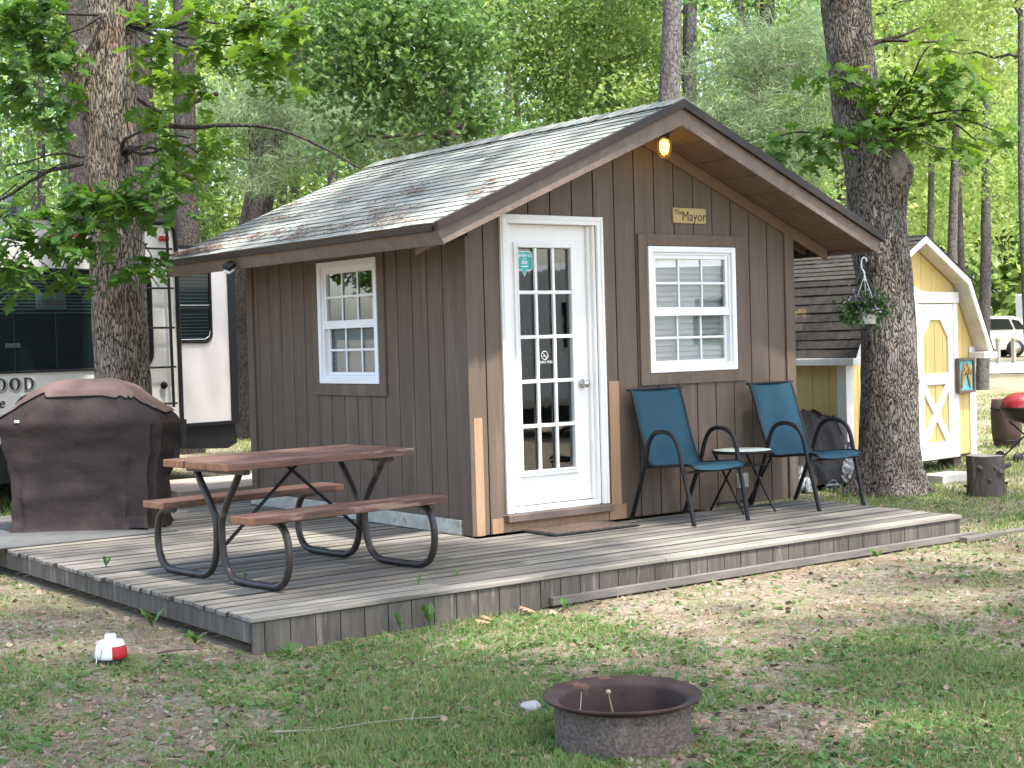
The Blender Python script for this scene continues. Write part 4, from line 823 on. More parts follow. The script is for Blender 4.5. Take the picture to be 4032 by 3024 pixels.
# roof panels: local gambrel with front overhang .18
og = [(-SW - .11, 1.27), (-SW + .34, 2.06), (-SW / 2, 2.51), (-.34, 2.06), (.11, 1.27)]
for i in range(4):
    (xa, za), (xb, zb) = og[i], og[i + 1]; d = Vector((xb - xa, 0, zb - za)); n_ = Vector((-d.z, 0, d.x)).normalized()
    if n_.z < 0: n_ = -n_
    L_ = d.length; m = MB(); ro = MB(); k = 0; ex = .105; base_low = (i < 2)
    lo_, hi_ = ((xa, za), (xb, zb)) if i < 2 else ((xb, zb), (xa, za)); lo_ = Vector((lo_[0], 0, lo_[1])); hi_ = Vector((hi_[0], 0, hi_[1])); u = (hi_ - lo_).normalized()
    m.prism([lo_ + Vector((0, -.17, 0)), hi_ + Vector((0, -.17, 0)), hi_ + n_ * -.02 + Vector((0, -.17, 0)), lo_ - n_ * .02 + Vector((0, -.17, 0))], (0, SD + .3, 0)); m.build('roof_deck', SHEDW, shed)
    while k * ex < L_:
        s0, s1 = k * ex, min((k + 1) * ex + .02, L_ + .01); y = -.2 - random.choice((0, .15))
        while y < SD + .15:
            a, b = max(y, -.2) + .003, min(y + .3, SD + .15) - .003; y += .3
            if b - a < .02: continue
            p = [lo_ + u * s0 + n_ * (.013 + random.uniform(0, .006)), lo_ + u * s1 + n_ * .004]; q0 = lo_ + u * s0 + n_ * .001
            ro.prism([p[0] + Vector((0, a, 0)), p[1] + Vector((0, a, 0)), lo_ + u * s1 + n_ * .001 + Vector((0, a, 0)), q0 + Vector((0, a, 0))], (0, b - a, 0))
        k += 1
    ro.build('shingles', SHEDR, shed)
    # white rake boards and pale soffit
    m = MB(); e = .09; m.prism([Vector((xa, -.19, za)), Vector((xb, -.19, zb)), Vector((xb, -.19, zb)) - n_ * e * .75, Vector((xa, -.19, za)) - n_ * e * .75], (0, .02, 0)); m.build('rake_board', SHEDW, shed, .002)
    m = MB(); m.prism([Vector((xa, -.168, za)) - n_ * .05, Vector((xb, -.168, zb)) - n_ * .05, Vector((xb, -.168, zb)) - n_ * .062, Vector((xa, -.168, za)) - n_ * .062], (0, .166, 0)); m.build('soffit', pm('cream_soffit', (.62, .58, .48)), shed)
for x0, x1 in ((-.10, .17), (-SW - .17, -SW + .10)): sb_('eave_return', (x0, -.20, 1.20), (x1, -.0, 1.27))
sb_('eave_trim', (.12, -.17, 1.20), (.15, SD + .1, 1.27)); sb_('eave_trim', (-SW - .15, -.17, 1.20), (-SW - .12, SD + .1, 1.27))
# doors: pair, opening between x=-2.0 and -.42
D0, D1, DZ0, DZ1 = -1.98, -.46, SF - .02, 1.80
sb_('door_header', (D0 - .12, -.045, DZ1 + .01), (D1 + .12, 0, DZ1 + .13)); sb_('door_jamb', (D1 + .012, -.035, DZ0), (D1 + .10, 0, DZ1 + .005)); sb_('door_jamb', (D0 - .10, -.035, DZ0), (D0 - .012, 0, DZ1 + .005))
mm = MB(); mm.box((-.05, 0, -.18), (.05, .03, .18)); mm.build('turn_block', SHEDW, shed, .003, X=Matrix.Translation((-1.285, -.085, DZ1 + .0)) @ Matrix.Rotation(R(28), 4, 'Y'))
for a, b in ((D0, -1.235), (-1.155, D1)):
    dr = MB(); dr.box((a, -.012, DZ0), (b, -.004, DZ1)); dd = dr.build('door', YEL, shed); dd['label'] = 'white-framed yellow shed door with an X brace'
    w_ = .10; m = MB()
    m.box((a, -.035, DZ0), (a + w_, -.0125, DZ1)); m.box((b - w_, -.035, DZ0), (b, -.0125, DZ1)); m.box((a + w_, -.034, DZ1 - .17), (b - w_, -.0125, DZ1)); m.box((a + w_, -.034, DZ0), (b - w_, -.0125, DZ0 + .18)); zc = DZ0 + .80
    m.box((a + w_, -.034, zc), (b - w_, -.0125, zc + .12)); iw = b - a - 2 * w_
    for xx, sg_ in ((a + w_, 1), (b - w_, -1)): m.prism([(xx, -.033, DZ1 - .17), (xx + sg_ * .15, -.033, DZ1 - .17), (xx, -.033, DZ1 - .36)], (0, .02, 0))
    m.build('door_frame', SHEDW, dd, .002)
    m = MB(); z0_, z1_ = DZ0 + .18, zc; 
    for s_ in (1, -1):
        p0 = Vector(((a + w_) if s_ > 0 else (b - w_), 0, z0_)); p1 = Vector(((b - w_) if s_ > 0 else (a + w_), 0, z1_)); dv = (p1 - p0).normalized(); nn = Vector((-dv.z, 0, dv.x)) * .045; yy = -.031 if s_ > 0 else -.028
        m.prism([p0 + nn + Vector((0, yy, 0)), p0 - nn + Vector((0, yy, 0)), p1 - nn + Vector((0, yy, 0)), p1 + nn + Vector((0, yy, 0))], (0, .014, 0))
    m.build('cross_brace', SHEDW, dd)
sb_('astragal', (-1.235, -.05, DZ0), (-1.155, -.012, DZ1)); sb_('latch', (-1.27, -.065, DZ0 + .83), (-1.17, -.051, DZ0 + .87), STEEL)
m = MB()
for x, a, b in ((-.98, DZ0 + .2, DZ1 - .2), (-.80, DZ0 + .2, DZ1 - .2), (-.64, DZ0 + .2, DZ1 - .3), (-1.5, DZ0 + .2, DZ1 - .3)): m.box((x - .003, -.0135, a), (x + .003, -.0122, b))
m.build('board_seam', MATS['ochre_shadow'], shed)
m = MB(); m.box((-SW + .05, .03, 0), (-SW + .2, .2, SF - .01)); m.box((-.35, .05, 0), (-.2, .25, SF - .01)); m.box((-SW, .03, SF - .04), (0, .1, SF - .001)); m.build('skid', pm('old_timber', (.12, .09, .07)), shed)
# flip-flop picture on the shed front
fp = thing('wall_picture', 'blue framed picture of two tan flip-flops on the shed front', 'picture', (0, 0, 0)); fp.location = (8.02 - .27 * math.cos(SA), 1.72 - .27 * math.sin(SA) - .03, GZ + 1.02); fp.rotation_euler = (0, 0, SA)
m = MB(); rectframe(m, -.17, .17, -.19, .19, .03, -.06, -.012); m.build('frame', pm('driftwood', (.16, .12, .10), (.09, .07, .06), 8), fp, .004)
m = MB(); m.box((-.145, -.035, -.165), (.145, -.025, .165)); m.build('backing', pm('sky_blue_panel', (.10, .42, .50), (.16, .52, .56), 4), fp)
for s_ in (-1, 1):
    o = bpy.data.objects.new('flip_flop', None); COL.objects.link(o); o.parent = fp; o.location = (s_ * .058, -.045, 0); o.rotation_euler = (0, R(s_ * -13), 0)
    P = [(.035 * math.cos(t) * (1.0 if math.sin(t) > 0 else .78), -.008, .14 * math.sin(t)) for t in np.linspace(0, 6.283, 25)[:-1]]; m = MB(); m.prism(P, (0, .014, 0)); m.build('sole', pm('tan_sole', (.40, .25, .08), (.33, .2, .06)), o)
    m = MB(); m.tube([(-.03, -.012, .01), (-.018, -.028, .05), (0, -.022, .09)], .008, 6); m.tube([(.03, -.012, .01), (.018, -.028, .05), (0, -.022, .09)], .008, 6); m.build('strap', pm('tan_strap', (.5, .34, .13)), o)
#@@BASKET
hb = thing('hanging_basket', 'white hanging flower pot with purple petunias hanging off the right eave', 'flower basket', (3.785, -.345, 1.42))
m = MB(); m.lathe([(0, 0), (.080, 0), (.086, .008), (.112, .115), (.118, .118), (.118, .128), (.108, .128), (.100, .1)], n=48, fn=lambda a, z: 1 + (.012 * math.cos(a * 24) if .01 < z < .11 else 0)); m.build('pot', pm('white_plastic_pot', (.62, .64, .61), (.66, .67, .64), rough=.45), hb)
m = MB(); m.disc((0, 0, .115), .105, 24); m.build('soil', pm('potting_soil', (.05, .035, .025)), hb)
m = MB()
for k in range(3): a = k * 2.094 + .6; m.tube([(.112 * math.cos(a), .112 * math.sin(a), .12), (.012 * math.cos(a), .012 * math.sin(a), .375)], .0028, 6)
m.tube([(0, 0, .36), (0, 0, .40)], .010, 8); m.tube(smooth([(0, 0, .39), (-.004, 0, .43), (-.02, .01, .465), (-.012, .02, .51), (0.0, .02, .545), (.015, .01, .555), (.026, 0, .54), (.028, -.003, .52)], 4), .0065, 8); m.build('hanger', VINYL, hb)
m = MB(); m.tube([(0.012, .02, .55), (.012, .02, .585)], .004, 6); m.tube([(-.02, .02, .60), (.012, .02, .545)], .003, 6); m.build('hook', BLACK, hb)
LB = leafmat('basket_leaf', (.03, .075, .022), (.06, .13, .035), .3); PET = leafmat('petunia', (.42, .16, .52), (.68, .42, .72), .3)
spray('foliage', [(0, 0, .17, .10), (-.11, .02, .15, .08), (.12, 0, .15, .09), (.17, .03, .11, .06), (-.17, .0, .10, .07), (.05, -.06, .14, .07), (-.06, -.08, .13, .06), (.10, .08, .13, .07), (-.20, .02, .07, .04)], 110, .046, LB, hb, LEAFV, LEAFF, .7, .6)
spray('petals', [(-.15, -.03, .21, .035), (-.08, -.06, .19, .04), (-.12, -.05, .15, .03), (.08, -.04, .215, .02), (-.05, -.09, .13, .025), (.02, .0, .22, .03)], 22, .03, PET, hb, LEAFV, LEAFF, .7, .6)
#@@TARP
tp = thing('tarp_pile', 'pile of old lumber under a crumpled dark tarp between the cabin corner and the oak', 'tarp pile', (5.0, 2.0, GZ), R(8))
def tarpmesh(mat, name, cx, cy, w, d, h, seed, ex=.35):
    n, k = 60, 40; vs = []
    for j in range(k):
        for i in range(n):
            x = (i / (n - 1) - .5) * 2; y = (j / (k - 1) - .5) * 2; rr_ = max(abs(x) ** 3 + abs(y) ** 3, 0) ** (1 / 3)
            z = h * max(0, 1 - max(0, (rr_ - ex)) / (1 - ex)) ** .8
            q = Vector((x * 2.2 + seed, y * 2.2, seed)); wr = .10 * (1 - abs(noise.noise(q * 1.5)) * 3) * .6 + .10 * (.3 - abs(noise.noise(q * 2.9))) + .04 * noise.noise(q * 6)
            vs.append((cx + x * w + .07 * noise.noise(q * 1.7 + Vector((4, 0, 0))), cy + y * d + .07 * noise.noise(q * 1.7 + Vector((0, 7, 0))), max(.01, z + wr * (h > .1))))
    m = MB(); m.add(vs, [(j * n + i, j * n + i + 1, (j + 1) * n + i + 1, (j + 1) * n + i) for j in range(k - 1) for i in range(n - 1)], 0, True); return m.build(name, mat, tp)
tarpmesh(TARP, 'tarp', .30, -.15, .78, .55, .66, 2.1, .62); tarpmesh(SILV, 'silver_flap', .48, -.64, .20, .13, .34, 5.3, .2); tarpmesh(SILV, 'silver_flap', -.36, -.55, .2, .18, .22, 8.1, .2)
tarpmesh(SILV, 'silver_flap', .06, -.74, .09, .06, .10, 3.1, .2)
m = MB(); m.box((-.9, -.2, .50), (1.2, -.16, .64)); m.build('plank', pm('new_plank', (.55, .42, .2), (.48, .36, .17), 3, (1, 6, 6)), tp, .004, X=Matrix.Rotation(R(-2), 4, 'Y') @ Matrix.Translation((.1, .25, .05)))
m = MB(); m.box((.55, -.25, .0), (1.15, .3, .70)); m.build('crate', pm('dark_crate', (.02, .02, .02)), tp, .01)
wb = MB()
for z in (.0, .05, .10): wb.tube([(.13 * math.cos(t), .10 * math.sin(t), z) for t in np.linspace(0, 6.283, 25)], .003, 5)
for k in range(12): a = k * math.pi / 6; wb.tube([(.13 * math.cos(a), .10 * math.sin(a), 0), (.13 * math.cos(a), .10 * math.sin(a), .10)], .002, 5)
wb.lathe([(0, .01), (.05, .01), (.06, .05), (.03, .08), (0, .085)], n=16)
o = tag(wb.build('wire_basket', pm('rusty_wire', (.12, .09, .07), metal=.5)), 'small rusty wire basket on the lumber pile beside the cabin', 'basket'); o.location = (4.62, 2.1, .50)
#@@SMALL
stp = thing('tree_stump', 'cut log section with knots standing in the grass by the shed', 'stump', (5.66, -.13, GZ))
m = MB(); n = 40; vs = []
for j in range(9):
    z = .36 * j / 8
    for i in range(n):
        a = 2 * math.pi * i / n; rr_ = .165 + .012 * noise.noise(Vector((math.cos(a) * 2, math.sin(a) * 2, z * 2))) + .006 * noise.noise(Vector((math.cos(a) * 9, math.sin(a) * 9, z * 3))); vs.append((rr_ * math.cos(a), rr_ * math.sin(a), z))
m.add(vs, [(j * n + i, j * n + (i + 1) % n, (j + 1) * n + (i + 1) % n, (j + 1) * n + i) for j in range(8) for i in range(n)], 0, True); m.build('log', STUMPW, stp)
m = MB(); m.add([(v[0] * 1.0, v[1] * 1.0, v[2] + .002 + .01 * noise.noise(Vector((v[0] * 8, v[1] * 8, 0)))) for v in vs[-n:]] + [(0, 0, .355)], [(i, (i + 1) % n, n) for i in range(n)]); m.build('cut_face', pm('grey_cut_wood', (.38, .35, .31), (.26, .24, .21), 12, (1, 1, 1), .8, .5), stp)
for a, z, l, r in ((200, .27, .05, .018), (262, .22, .035, .03), (228, .15, .02, .015), (320, .27, .065, .02), (245, .26, .02, .015)):
    a = R(a); c, s_ = math.cos(a), math.sin(a); m = MB(); m.tube([(.15 * c, .15 * s_, z - .02), ((.165 + l * .6) * c, (.165 + l * .6) * s_, z - .003), ((.165 + l) * c, (.165 + l) * s_, z + .01)], [r * 1.5, r * 1.1, r * .9], 10); m.build('knot', STUMPW, stp)
for (dx, dy, lb) in ((-.20, .06, 'small dark solar garden stake left of the stump'), (.235, -.05, 'small dark solar garden stake right of the stump')):
    t = thing('garden_stake', lb, 'garden stake', (5.66 + dx, -.13 + dy, GZ)); m = MB(); m.tube([(0, 0, 0), (.005, 0, .08)], .004, 6); m.build('stem', BLACK, t); m = MB(); m.lathe([(0, .08), (.02, .085), (.024, .10), (.018, .105), (0, .107)], n=12); m.build('lamp_head', BLACK, t)
bk = MB(); bk.box((-.26, -.13, 0), (.26, .13, .085)); o = tag(bk.build('concrete_block', CONC, None, .006), 'flat pale concrete block as a step before the shed door', 'block'); o.location = (6.45, .90, GZ); o.rotation_euler = (0, 0, R(3))
ub = pm('under_shed_dark', (.02, .018, .015))
# thermos jug
tj = thing('water_jug', 'white and red water jug lid-up in the grass left of the deck', 'jug', (-3.27, -1.50, GZ - .005))
m = MB(); m.lathe([(0, .0), (.066, .0), (.068, .028), (0, .028)], n=32); m.build('base', pm('dark_grey_rubber', (.04, .045, .05)), tj)
m = MB(); m.lathe([(.070, .028), (.080, .032), (.080, .05), (.070, .092), (.064, .100), (.06, .105)], n=40)
for i, f in enumerate(m.f):
    a = math.degrees(math.atan2(sum(m.v[j][1] for j in f), sum(m.v[j][0] for j in f)))
    if -104 < a < 20 and sum(m.v[j][2] for j in f) / 4 < .094: m.m[i] = 1
m.build('jug_body', [VINYL, pm('jug_red', (.46, .02, .025), (.42, .018, .02), rough=.5)], tj)
m = MB(); m.lathe([(.064, .100), (.066, .106), (.060, .113), (.03, .116), (.028, .117), (.028, .142), (.024, .146), (0, .147)], n=32); m.build('lid', VINYL, tj)
m = MB(); m.tube([(-.079, -.02, .05), (-.09, -.03, .01)], .003, 6); m.tube([(-.06, -.045, .095), (-.075, -.04, .03)], .002, 6); m.build('handle', STEEL, tj)
# fire ring
fr = thing('fire_ring', 'rusty steel fire ring with flared rim in the grass foreground', 'fire ring', (-2.375, -4.32, GZ - .015))
m = MB(); m.lathe([(.262, 0), (.258, .06), (.260, .12), (.256, .165), (.262, .172), (.285, .178), (.300, .186), (.304, .194), (.300, .198), (.290, .190), (.262, .185), (.246, .178), (.243, .165), (.246, .06), (.247, 0)], n=96, fn=lambda a, z: 1 + .004 * math.sin(a * 3) + .002 * math.sin(a * 7 + 1))
for i, f in enumerate(m.f):
    z = sum(m.v[j][2] for j in f) / 4; rr_ = sum(math.hypot(m.v[j][0], m.v[j][1]) for j in f) / 4
    m.m[i] = 0 if (z < .168 and rr_ > .252) else 1
m.build('ring', [RUSTOUT, RUST], fr)
m = MB(); m.disc((0, 0, .03), .245, 48); m.build('ash_bed', pm('ash', (.08, .07, .065), (.14, .13, .12), 20, bump=1), fr)
sk = MB(); twig(sk, (-.14, .10, .0), (-.10, .12, .20), .004, 0, 6, 5, .01); o = tag(sk.build('stick', pm('pale_twig', (.5, .46, .38))), 'thin pale stick standing inside the fire ring at left', 'stick'); o.location = fr.location
sk = MB(); twig(sk, (.055, .12, .0), (.03, .115, .175), .007, .0, 6, 6, .02); sk.lathe([(0, 0), (.011, .006), (.009, .016), (0, .02)], (.028, .115, .168), 8); o = tag(sk.build('stick', pm('yellow_twig', (.45, .38, .2))), 'knobbly short stick standing inside the fire ring at right', 'stick'); o.location = fr.location
def rock(name, x, y, r, label, mat=STONE, sq=.6):
    bm = bmesh.new(); bmesh.ops.create_icosphere(bm, subdivisions=3, radius=r)
    for v in bm.verts: v.co *= 1 + .22 * noise.noise(v.co * (1.6 / r) + Vector((x, y, 0))); v.co.z *= sq
    me = bpy.data.meshes.new(name); bm.to_mesh(me); bm.free(); me.materials.append(mat)
    for p in me.polygons: p.use_smooth = True
    o = bpy.data.objects.new(name, me); COL.objects.link(o); o.location = (x, y, GZ + r * sq * .6); return tag(o, label, 'stone')
rock('stone', -2.345, -3.70, .042, 'pale grey fist-sized stone left of the fire ring')
# red kettle grill on folding legs, right
rg = thing('red_grill', 'red-lidded portable charcoal grill on black folding legs right of the shed', 'grill', (8.93, 1.60, GZ), R(-20))
m = MB()
def lidf(a, z): return 1
def oval(prof, mi=0, sxx=1.0, syy=.62, n=40):
    vs = []
    for r, z in prof:
        for k in range(n): a = 2 * math.pi * k / n; vs.append((r * sxx * math.copysign(abs(math.cos(a)) ** .7, math.cos(a)), r * syy * math.copysign(abs(math.sin(a)) ** .7, math.sin(a)), z))
    return vs, [(i * n + k, i * n + (k + 1) % n, (i + 1) * n + (k + 1) % n, (i + 1) * n + k) for i in range(len(prof) - 1) for k in range(n)]
v_, f__ = oval([(.36, .62), (.355, .66), (.335, .71), (.29, .755), (.20, .785), (.0, .79)]); m.add(v_, f__, 0, True); m.build('lid', pm('red_enamel', (.20, .012, .016), (.24, .016, .02), rough=.25, spec=.6), rg)
v_, f__ = oval([(.37, .625), (.37, .605), (.345, .56), (.30, .50), (.22, .455), (0, .44)]); m = MB(); m.add(v_, f__, 0, True); m.build('bowl', BLACK, rg)
for yy in (-.14, .14): m = MB(); m.tube([(-.32, yy, .04), (.22, yy, .46)], .011, 8); m.build('leg', BLACK, rg); m = MB(); m.tube([(.32, yy * .9, .02), (-.22, yy * .9, .46)], .011, 8); m.build('leg', BLACK, rg)
for yy in (-.17, .17): m = MB(); m.lathe([(0, -.015), (.06, -.015), (.065, 0), (.06, .015), (0, .015)], n=20); m.build('wheel', PLAST, rg, X=Matrix.Translation((-.32, yy, .062)) @ Matrix.Rotation(R(90), 4, 'X'))
m = MB(); m.tube([(-.06, -.1, .80), (.06, -.1, .80)], .01, 8); m.tube([(-.06, -.1, .80), (-.06, -.1, .77)], .006, 6); m.tube([(.06, -.1, .80), (.06, -.1, .77)], .006, 6); m.build('handle', PLAST, rg)
br = thing('brown_barrel', 'dark brown half-barrel planter behind the red grill', 'planter', (10.45, 3.02, GZ)); br.scale = (.62, .62, 1); m = MB(); m.lathe([(0, 0), (.24, 0), (.30, .2), (.31, .45), (.29, .62), (.27, .62), (.28, .5), (0, .5)], n=28); m.build('barrel_body', pm('barrel_wood', (.07, .045, .035), (.045, .03, .025), 4, (6, 6, 1)), br)
m = MB()
for z, r_h in ((.1, .275), (.5, .312)): m = MB(); m.tube([(r_h * math.cos(t), r_h * math.sin(t), z) for t in np.linspace(0, 6.283, 29)], .01, 6); m.build('hoop', BLACK, br)
# white SUV far right
def smoothbox(pts): return pts
sv = thing('parked_car', 'white SUV parked on the far side beyond the shed', 'car', (46.4, 29.9, gh(46.4, 29.9)), math.atan2(-.6, .8))
prof = [(-2.3, .35), (-2.35, .75), (-2.2, .95), (-1.3, 1.08), (-.7, 1.58), (0, 1.68), (1.3, 1.66), (1.75, 1.52), (2.05, 1.05), (2.15, .9), (2.15, .4), (2.0, .3), (-2.1, .3)]
CARW = pm('white_car_paint', (.80, .80, .80), (.82, .82, .82), rough=.2, spec=.6)
m = MB(); m.prism([(x, -.85, z) for x, z in prof], (0, 1.7, 0)); m.build('body', CARW, sv, .08, seg=3)
for poly in ([(-.95, 1.12), (-.55, 1.52), (.25, 1.57), (.25, 1.12)], [(.35, 1.12), (.35, 1.57), (1.15, 1.55), (1.35, 1.12)], [(1.42, 1.12), (1.25, 1.54), (1.55, 1.48), (1.85, 1.12)]): m = MB(); m.prism([(x, -.875, z) for x, z in poly], (0, .02, 0)); m.build('window', RVG, sv)
m = MB(); m.prism([(-1.25, -.6, 1.12), (-1.25, .6, 1.12), (-.75, .55, 1.55), (-.75, -.55, 1.55)], (-.03, 0, .02)); m.build('windscreen', RVG, sv)
for x in (-1.45, 1.4):
    for y in (-.80, .80): m = MB(); m.lathe([(0, -.11), (.34, -.11), (.36, -.06), (.36, .06), (.34, .11), (0, .11)], n=24); w = m.build('wheel', PLAST, sv, X=Matrix.Translation((x, y, .36)) @ Matrix.Rotation(R(90), 4, 'X')); m = MB(); m.lathe([(0, 0), (.2, 0), (.21, .02), (.0, .03)], n=16); m.build('rim', STEEL, w, X=Matrix.Translation((x, y + math.copysign(.112, y), .36)) @ Matrix.Rotation(R(90 if y < 0 else -90), 4, 'X'))
for y in (-.82, .70): m = MB(); m.box((1.98, y, .95), (2.17, y + .12, 1.35)); m.build('tail_light', RED, sv, .02)
# posts with caps
for i, (x, y) in enumerate(((41.75, 25.45), (42.2, 25.1), (42.75, 24.75))):
    t = thing('fence_post', ('pale wooden post nearest the shed roof, in front of the white SUV', 'middle pale wooden post in front of the white SUV', 'rightmost pale wooden post by the frame edge before the SUV')[i], 'post', (x, y, gh(x, y)), 0, 'wooden posts before the parked SUV')
    m = MB(); m.box((-.07, -.07, 0), (.07, .07, .88)); m.build('shaft', pm('grey_post', (.42, .38, .34), (.5, .46, .42), 3), t, .01); m = MB(); m.prism([(-.12, -.12, .88), (.12, -.12, .88), (.12, .12, .88), (-.12, .12, .88)], (0, 0, .04)); m.lathe([(.1, .92), (.06, .98), (0, 1.0)], n=12); m.build('post_cap', pm('tan_cap', (.6, .5, .32)), t)
cb = thing('white_camper', 'small white box camper with red stripe standing behind the parked SUV', 'camper', (60.2, 35.6, gh(60, 35.6)), math.atan2(-.6, .8))
m = MB(); m.box((-.85, 0, .6), (.75, 2.5, 2.6)); m.build('body', CARW, cb, .06); m = MB(); m.box((-.84, -.01, .95), (.74, -.003, 1.12)); m.build('stripe', RED, cb); m = MB(); m.box((-.2, -.02, 1.6), (.3, -.004, 1.95)); m.build('window', pm('grey_window', (.3, .28, .3)), cb); m = MB(); m.box((-.7, .2, .3), (.6, 2.3, .6)); m.build('chassis', PLAST, cb)
for x in (-.7, .5): m = MB(); m.lathe([(0, -.1), (.3, -.1), (.3, .1), (0, .1)], n=20); m.build('wheel', PLAST, cb, X=Matrix.Translation((x, 1.2, .3)) @ Matrix.Rotation(R(90), 4, 'Y'))
oc = thing('camper', 'white camper on the neighbouring pitch, out to the right of the photographer', 'camper', (10.5, -9.5, GZ), R(35))
m = MB(); m.box((-2.6, -1.1, .5), (2.6, 1.1, 2.7)); m.build('body', CARW, oc, .1); m = MB(); m.box((-1.6, 1.101, 1.4), (-.6, 1.12, 2.1)); m.build('window', RVG, oc); m = MB(); m.box((.4, 1.101, 1.4), (1.4, 1.12, 2.1)); m.build('window', RVG, oc); m = MB(); m.box((-2.5, -1.0, .25), (2.5, 1.0, .5)); m.build('chassis', PLAST, oc)
# white vinyl fence behind, left of cabin
wf = thing('white_fence', 'white panel fence glimpsed between the back pine and the cabin', 'fence', (5.6, 15.9, GZ), R(10))
m = MB(); m.box((-1.2, 0, .42), (3.5, .03, .99)); m.box((-1.2, 0, 1.0), (3.5, .03, 1.58)); m.box((-1.2, 0, -.01), (3.5, .03, .01)); m.build('panel', VINYL, wf); m = MB(); [m.box((x, -.03, 0), (x + .1, .06, 1.65)) for x in (-1.25, 1.1, 3.4)]; m.build('post', VINYL, wf)
#@@GRASS
GR1 = leafmat('grass_blade', (.11, .18, .045), (.26, .33, .12), .35, .6, c3=(.46, .41, .25))
CLV = leafmat('broadleaf_weed', (.06, .14, .03), (.12, .22, .06), .35)
def gmask(x, y):
    v = noise.noise(Vector((x * .55, y * .55, 4))) * .55 + noise.noise(Vector((x * 1.5, y * 1.5, 9))) * .38 + noise.noise(Vector((x * 4.2, y * 4.2, 1))) * .22
    dd = -1.78 - y
    base = .13
    if y > -2.5 and x > -1 and x < 4.2: base -= .34 * (1 - max(0, dd) / .8 * .5)
    if x > -.9 and y > -3.6: base -= .26
    if x > .6 and y < -1.8: base -= .10
    if x > 3.4 and y > -1.6: base += .22
    if -2.6 < x < -.6 and -2.7 < y < -1.8: base += .18
    if x < -2.64 and y > -1.4: base -= .22
    if x < -4.2 and y < -2.2: base -= .12
    r = math.hypot(x + 2.0, y + 4.6)
    if math.hypot(x + 1.75, y + 4.55) < .35: base -= .4
    if math.hypot(x + 2.85, y + 4.55) < .16: base += .6
    return v + base
BLV = [(-.5, 0, 0), (.5, 0, 0), (.42, .45, .05), (-.42, .45, .05), (.0, 1, .28)]
def inside(x, y):
    if -2.66 < x < 3.2 and -1.80 < y < 4.1: return False
    if math.hypot(x + 2.375, y + 4.32) < .27: return False
    if 0 < x < 3.3 and 0 < y < 3.3: return False
    return True
def grass(name, n, region, hgt, wid, seed, label, thr=.0, far=False):
    rg_ = np.random.default_rng(seed); P = []; N = 0
    while N < n:
        # sample in view depth so density follows distance
        u = rg_.random(4000); dep = region[0] * (region[1] / region[0]) ** u; lat = (rg_.random(4000) * 2 - 1) * .40 * dep
        X = -6.117 + .6 * dep + .8 * lat; Y = -8.689 + .8 * dep - .6 * lat
        for x, y in zip(X, Y):
            q = gmask(x, y)
            if q * .75 + .75 * noise.noise(Vector((x * 8, y * 8, 2))) + .35 * noise.noise(Vector((x * 22, y * 22, 5))) < thr - .30 + rg_.random() * .75 or not inside(x, y): continue
            P.append((x, y, gh(x, y) - .003, min(1.3, .55 + max(0, q) * 1.4))); N += 1
    P = np.array(P[:n]); k = len(P); nr = rg_.normal(0, .6, (k, 3)); nr[:, 2] = np.abs(nr[:, 2]) * .2
    up_ = rg_.normal(0, .5, (k, 3)); up_[:, 2] = 1; F = frames(nr, up_)
    sc = np.stack([wid * rg_.uniform(.6, 1.3, k), hgt * P[:, 3] * rg_.uniform(.45, 1.3, k), hgt * rg_.uniform(.5, 1.5, k)], 1)
    tv = [(-.5, 0, 0), (.5, 0, 0), (.38, .5, .06), (-.38, .5, .06), (.0, 1, .3), (.0, 1, .3)]; tf = [(0, 1, 2, 3), (3, 2, 4, 5)]
    v, f = scatter([(-.5, 0, 0), (.5, 0, 0), (.36, .5, .06), (-.36, .5, .06), (.06, 1, .3), (-.06, 1, .3)], tf, P[:, :3], F, sc)
    o = npmesh(name, v, f, GR1); return tag(o, label, 'grass', kind='stuff')
grass('grass', 72000, (4.3, 10.5), .040, .0050, 1, 'patchy short green grass over the sandy yard')
grass('far_grass', 110000, (10.5, 36), .06, .012, 2, 'brighter mown grass beyond the deck and under the trees', -.36)
def litter(name, n, region, tv, tf, size, mat, label, cat, seed, lift=.004, tilt=.25, maskf=None, sc3=None):
    rg_ = np.random.default_rng(seed); P = []
    while len(P) < n:
        u = rg_.random(3000); dep = region[0] * (region[1] / region[0]) ** u; lat = (rg_.random(3000) * 2 - 1) * .38 * dep; X = -6.117 + .6 * dep + .8 * lat; Y = -8.689 + .8 * dep - .6 * lat
        for x, y in zip(X, Y):
            if inside(x, y) and (maskf is None or maskf(x, y) > rg_.random()): P.append((x, y, gh(x, y) + lift))
    P = np.array(P[:n]); nr = rg_.normal(0, tilt, (n, 3)); nr[:, 2] = 1; D = rg_.normal(0, 1, (n, 3)); D[:, 2] *= .1
    v, f = scatter(tv, tf, P, frames(nr, D), size * (rg_.uniform(.25, 1.0, n) ** 1.6 * 1.5)); return tag(npmesh(name, v, f, mat), label, cat, kind='stuff')
litter('weed_leaves', 26000, (4.2, 14), LEAFV, LEAFF, .035, CLV, 'small broadleaf weeds and clover among the grass', 'weeds', 3, .012, .5, lambda x, y: .9 if gmask(x, y) > .02 else .12)
litter('needle_litter', 26000, (2.6, 16), NEEDV, NEEDF, .06, pm('needle_litter_mat', (.26, .13, .07), (.17, .09, .055), 4, island=.35), 'reddish pine needle litter on the bare soil', 'pine needles', 4, .006, .25, lambda x, y: .9 if gmask(x, y) < .0 else .25)
PEBV = [(0, -.5, 0), (.45, -.25, 0), (.5, .25, 0), (0, .5, 0), (-.5, .2, 0), (-.42, -.3, 0), (0, 0, .42)]; PEBF = [(0, 1, 6), (1, 2, 6), (2, 3, 6), (3, 4, 6), (4, 5, 6), (5, 0, 6)]
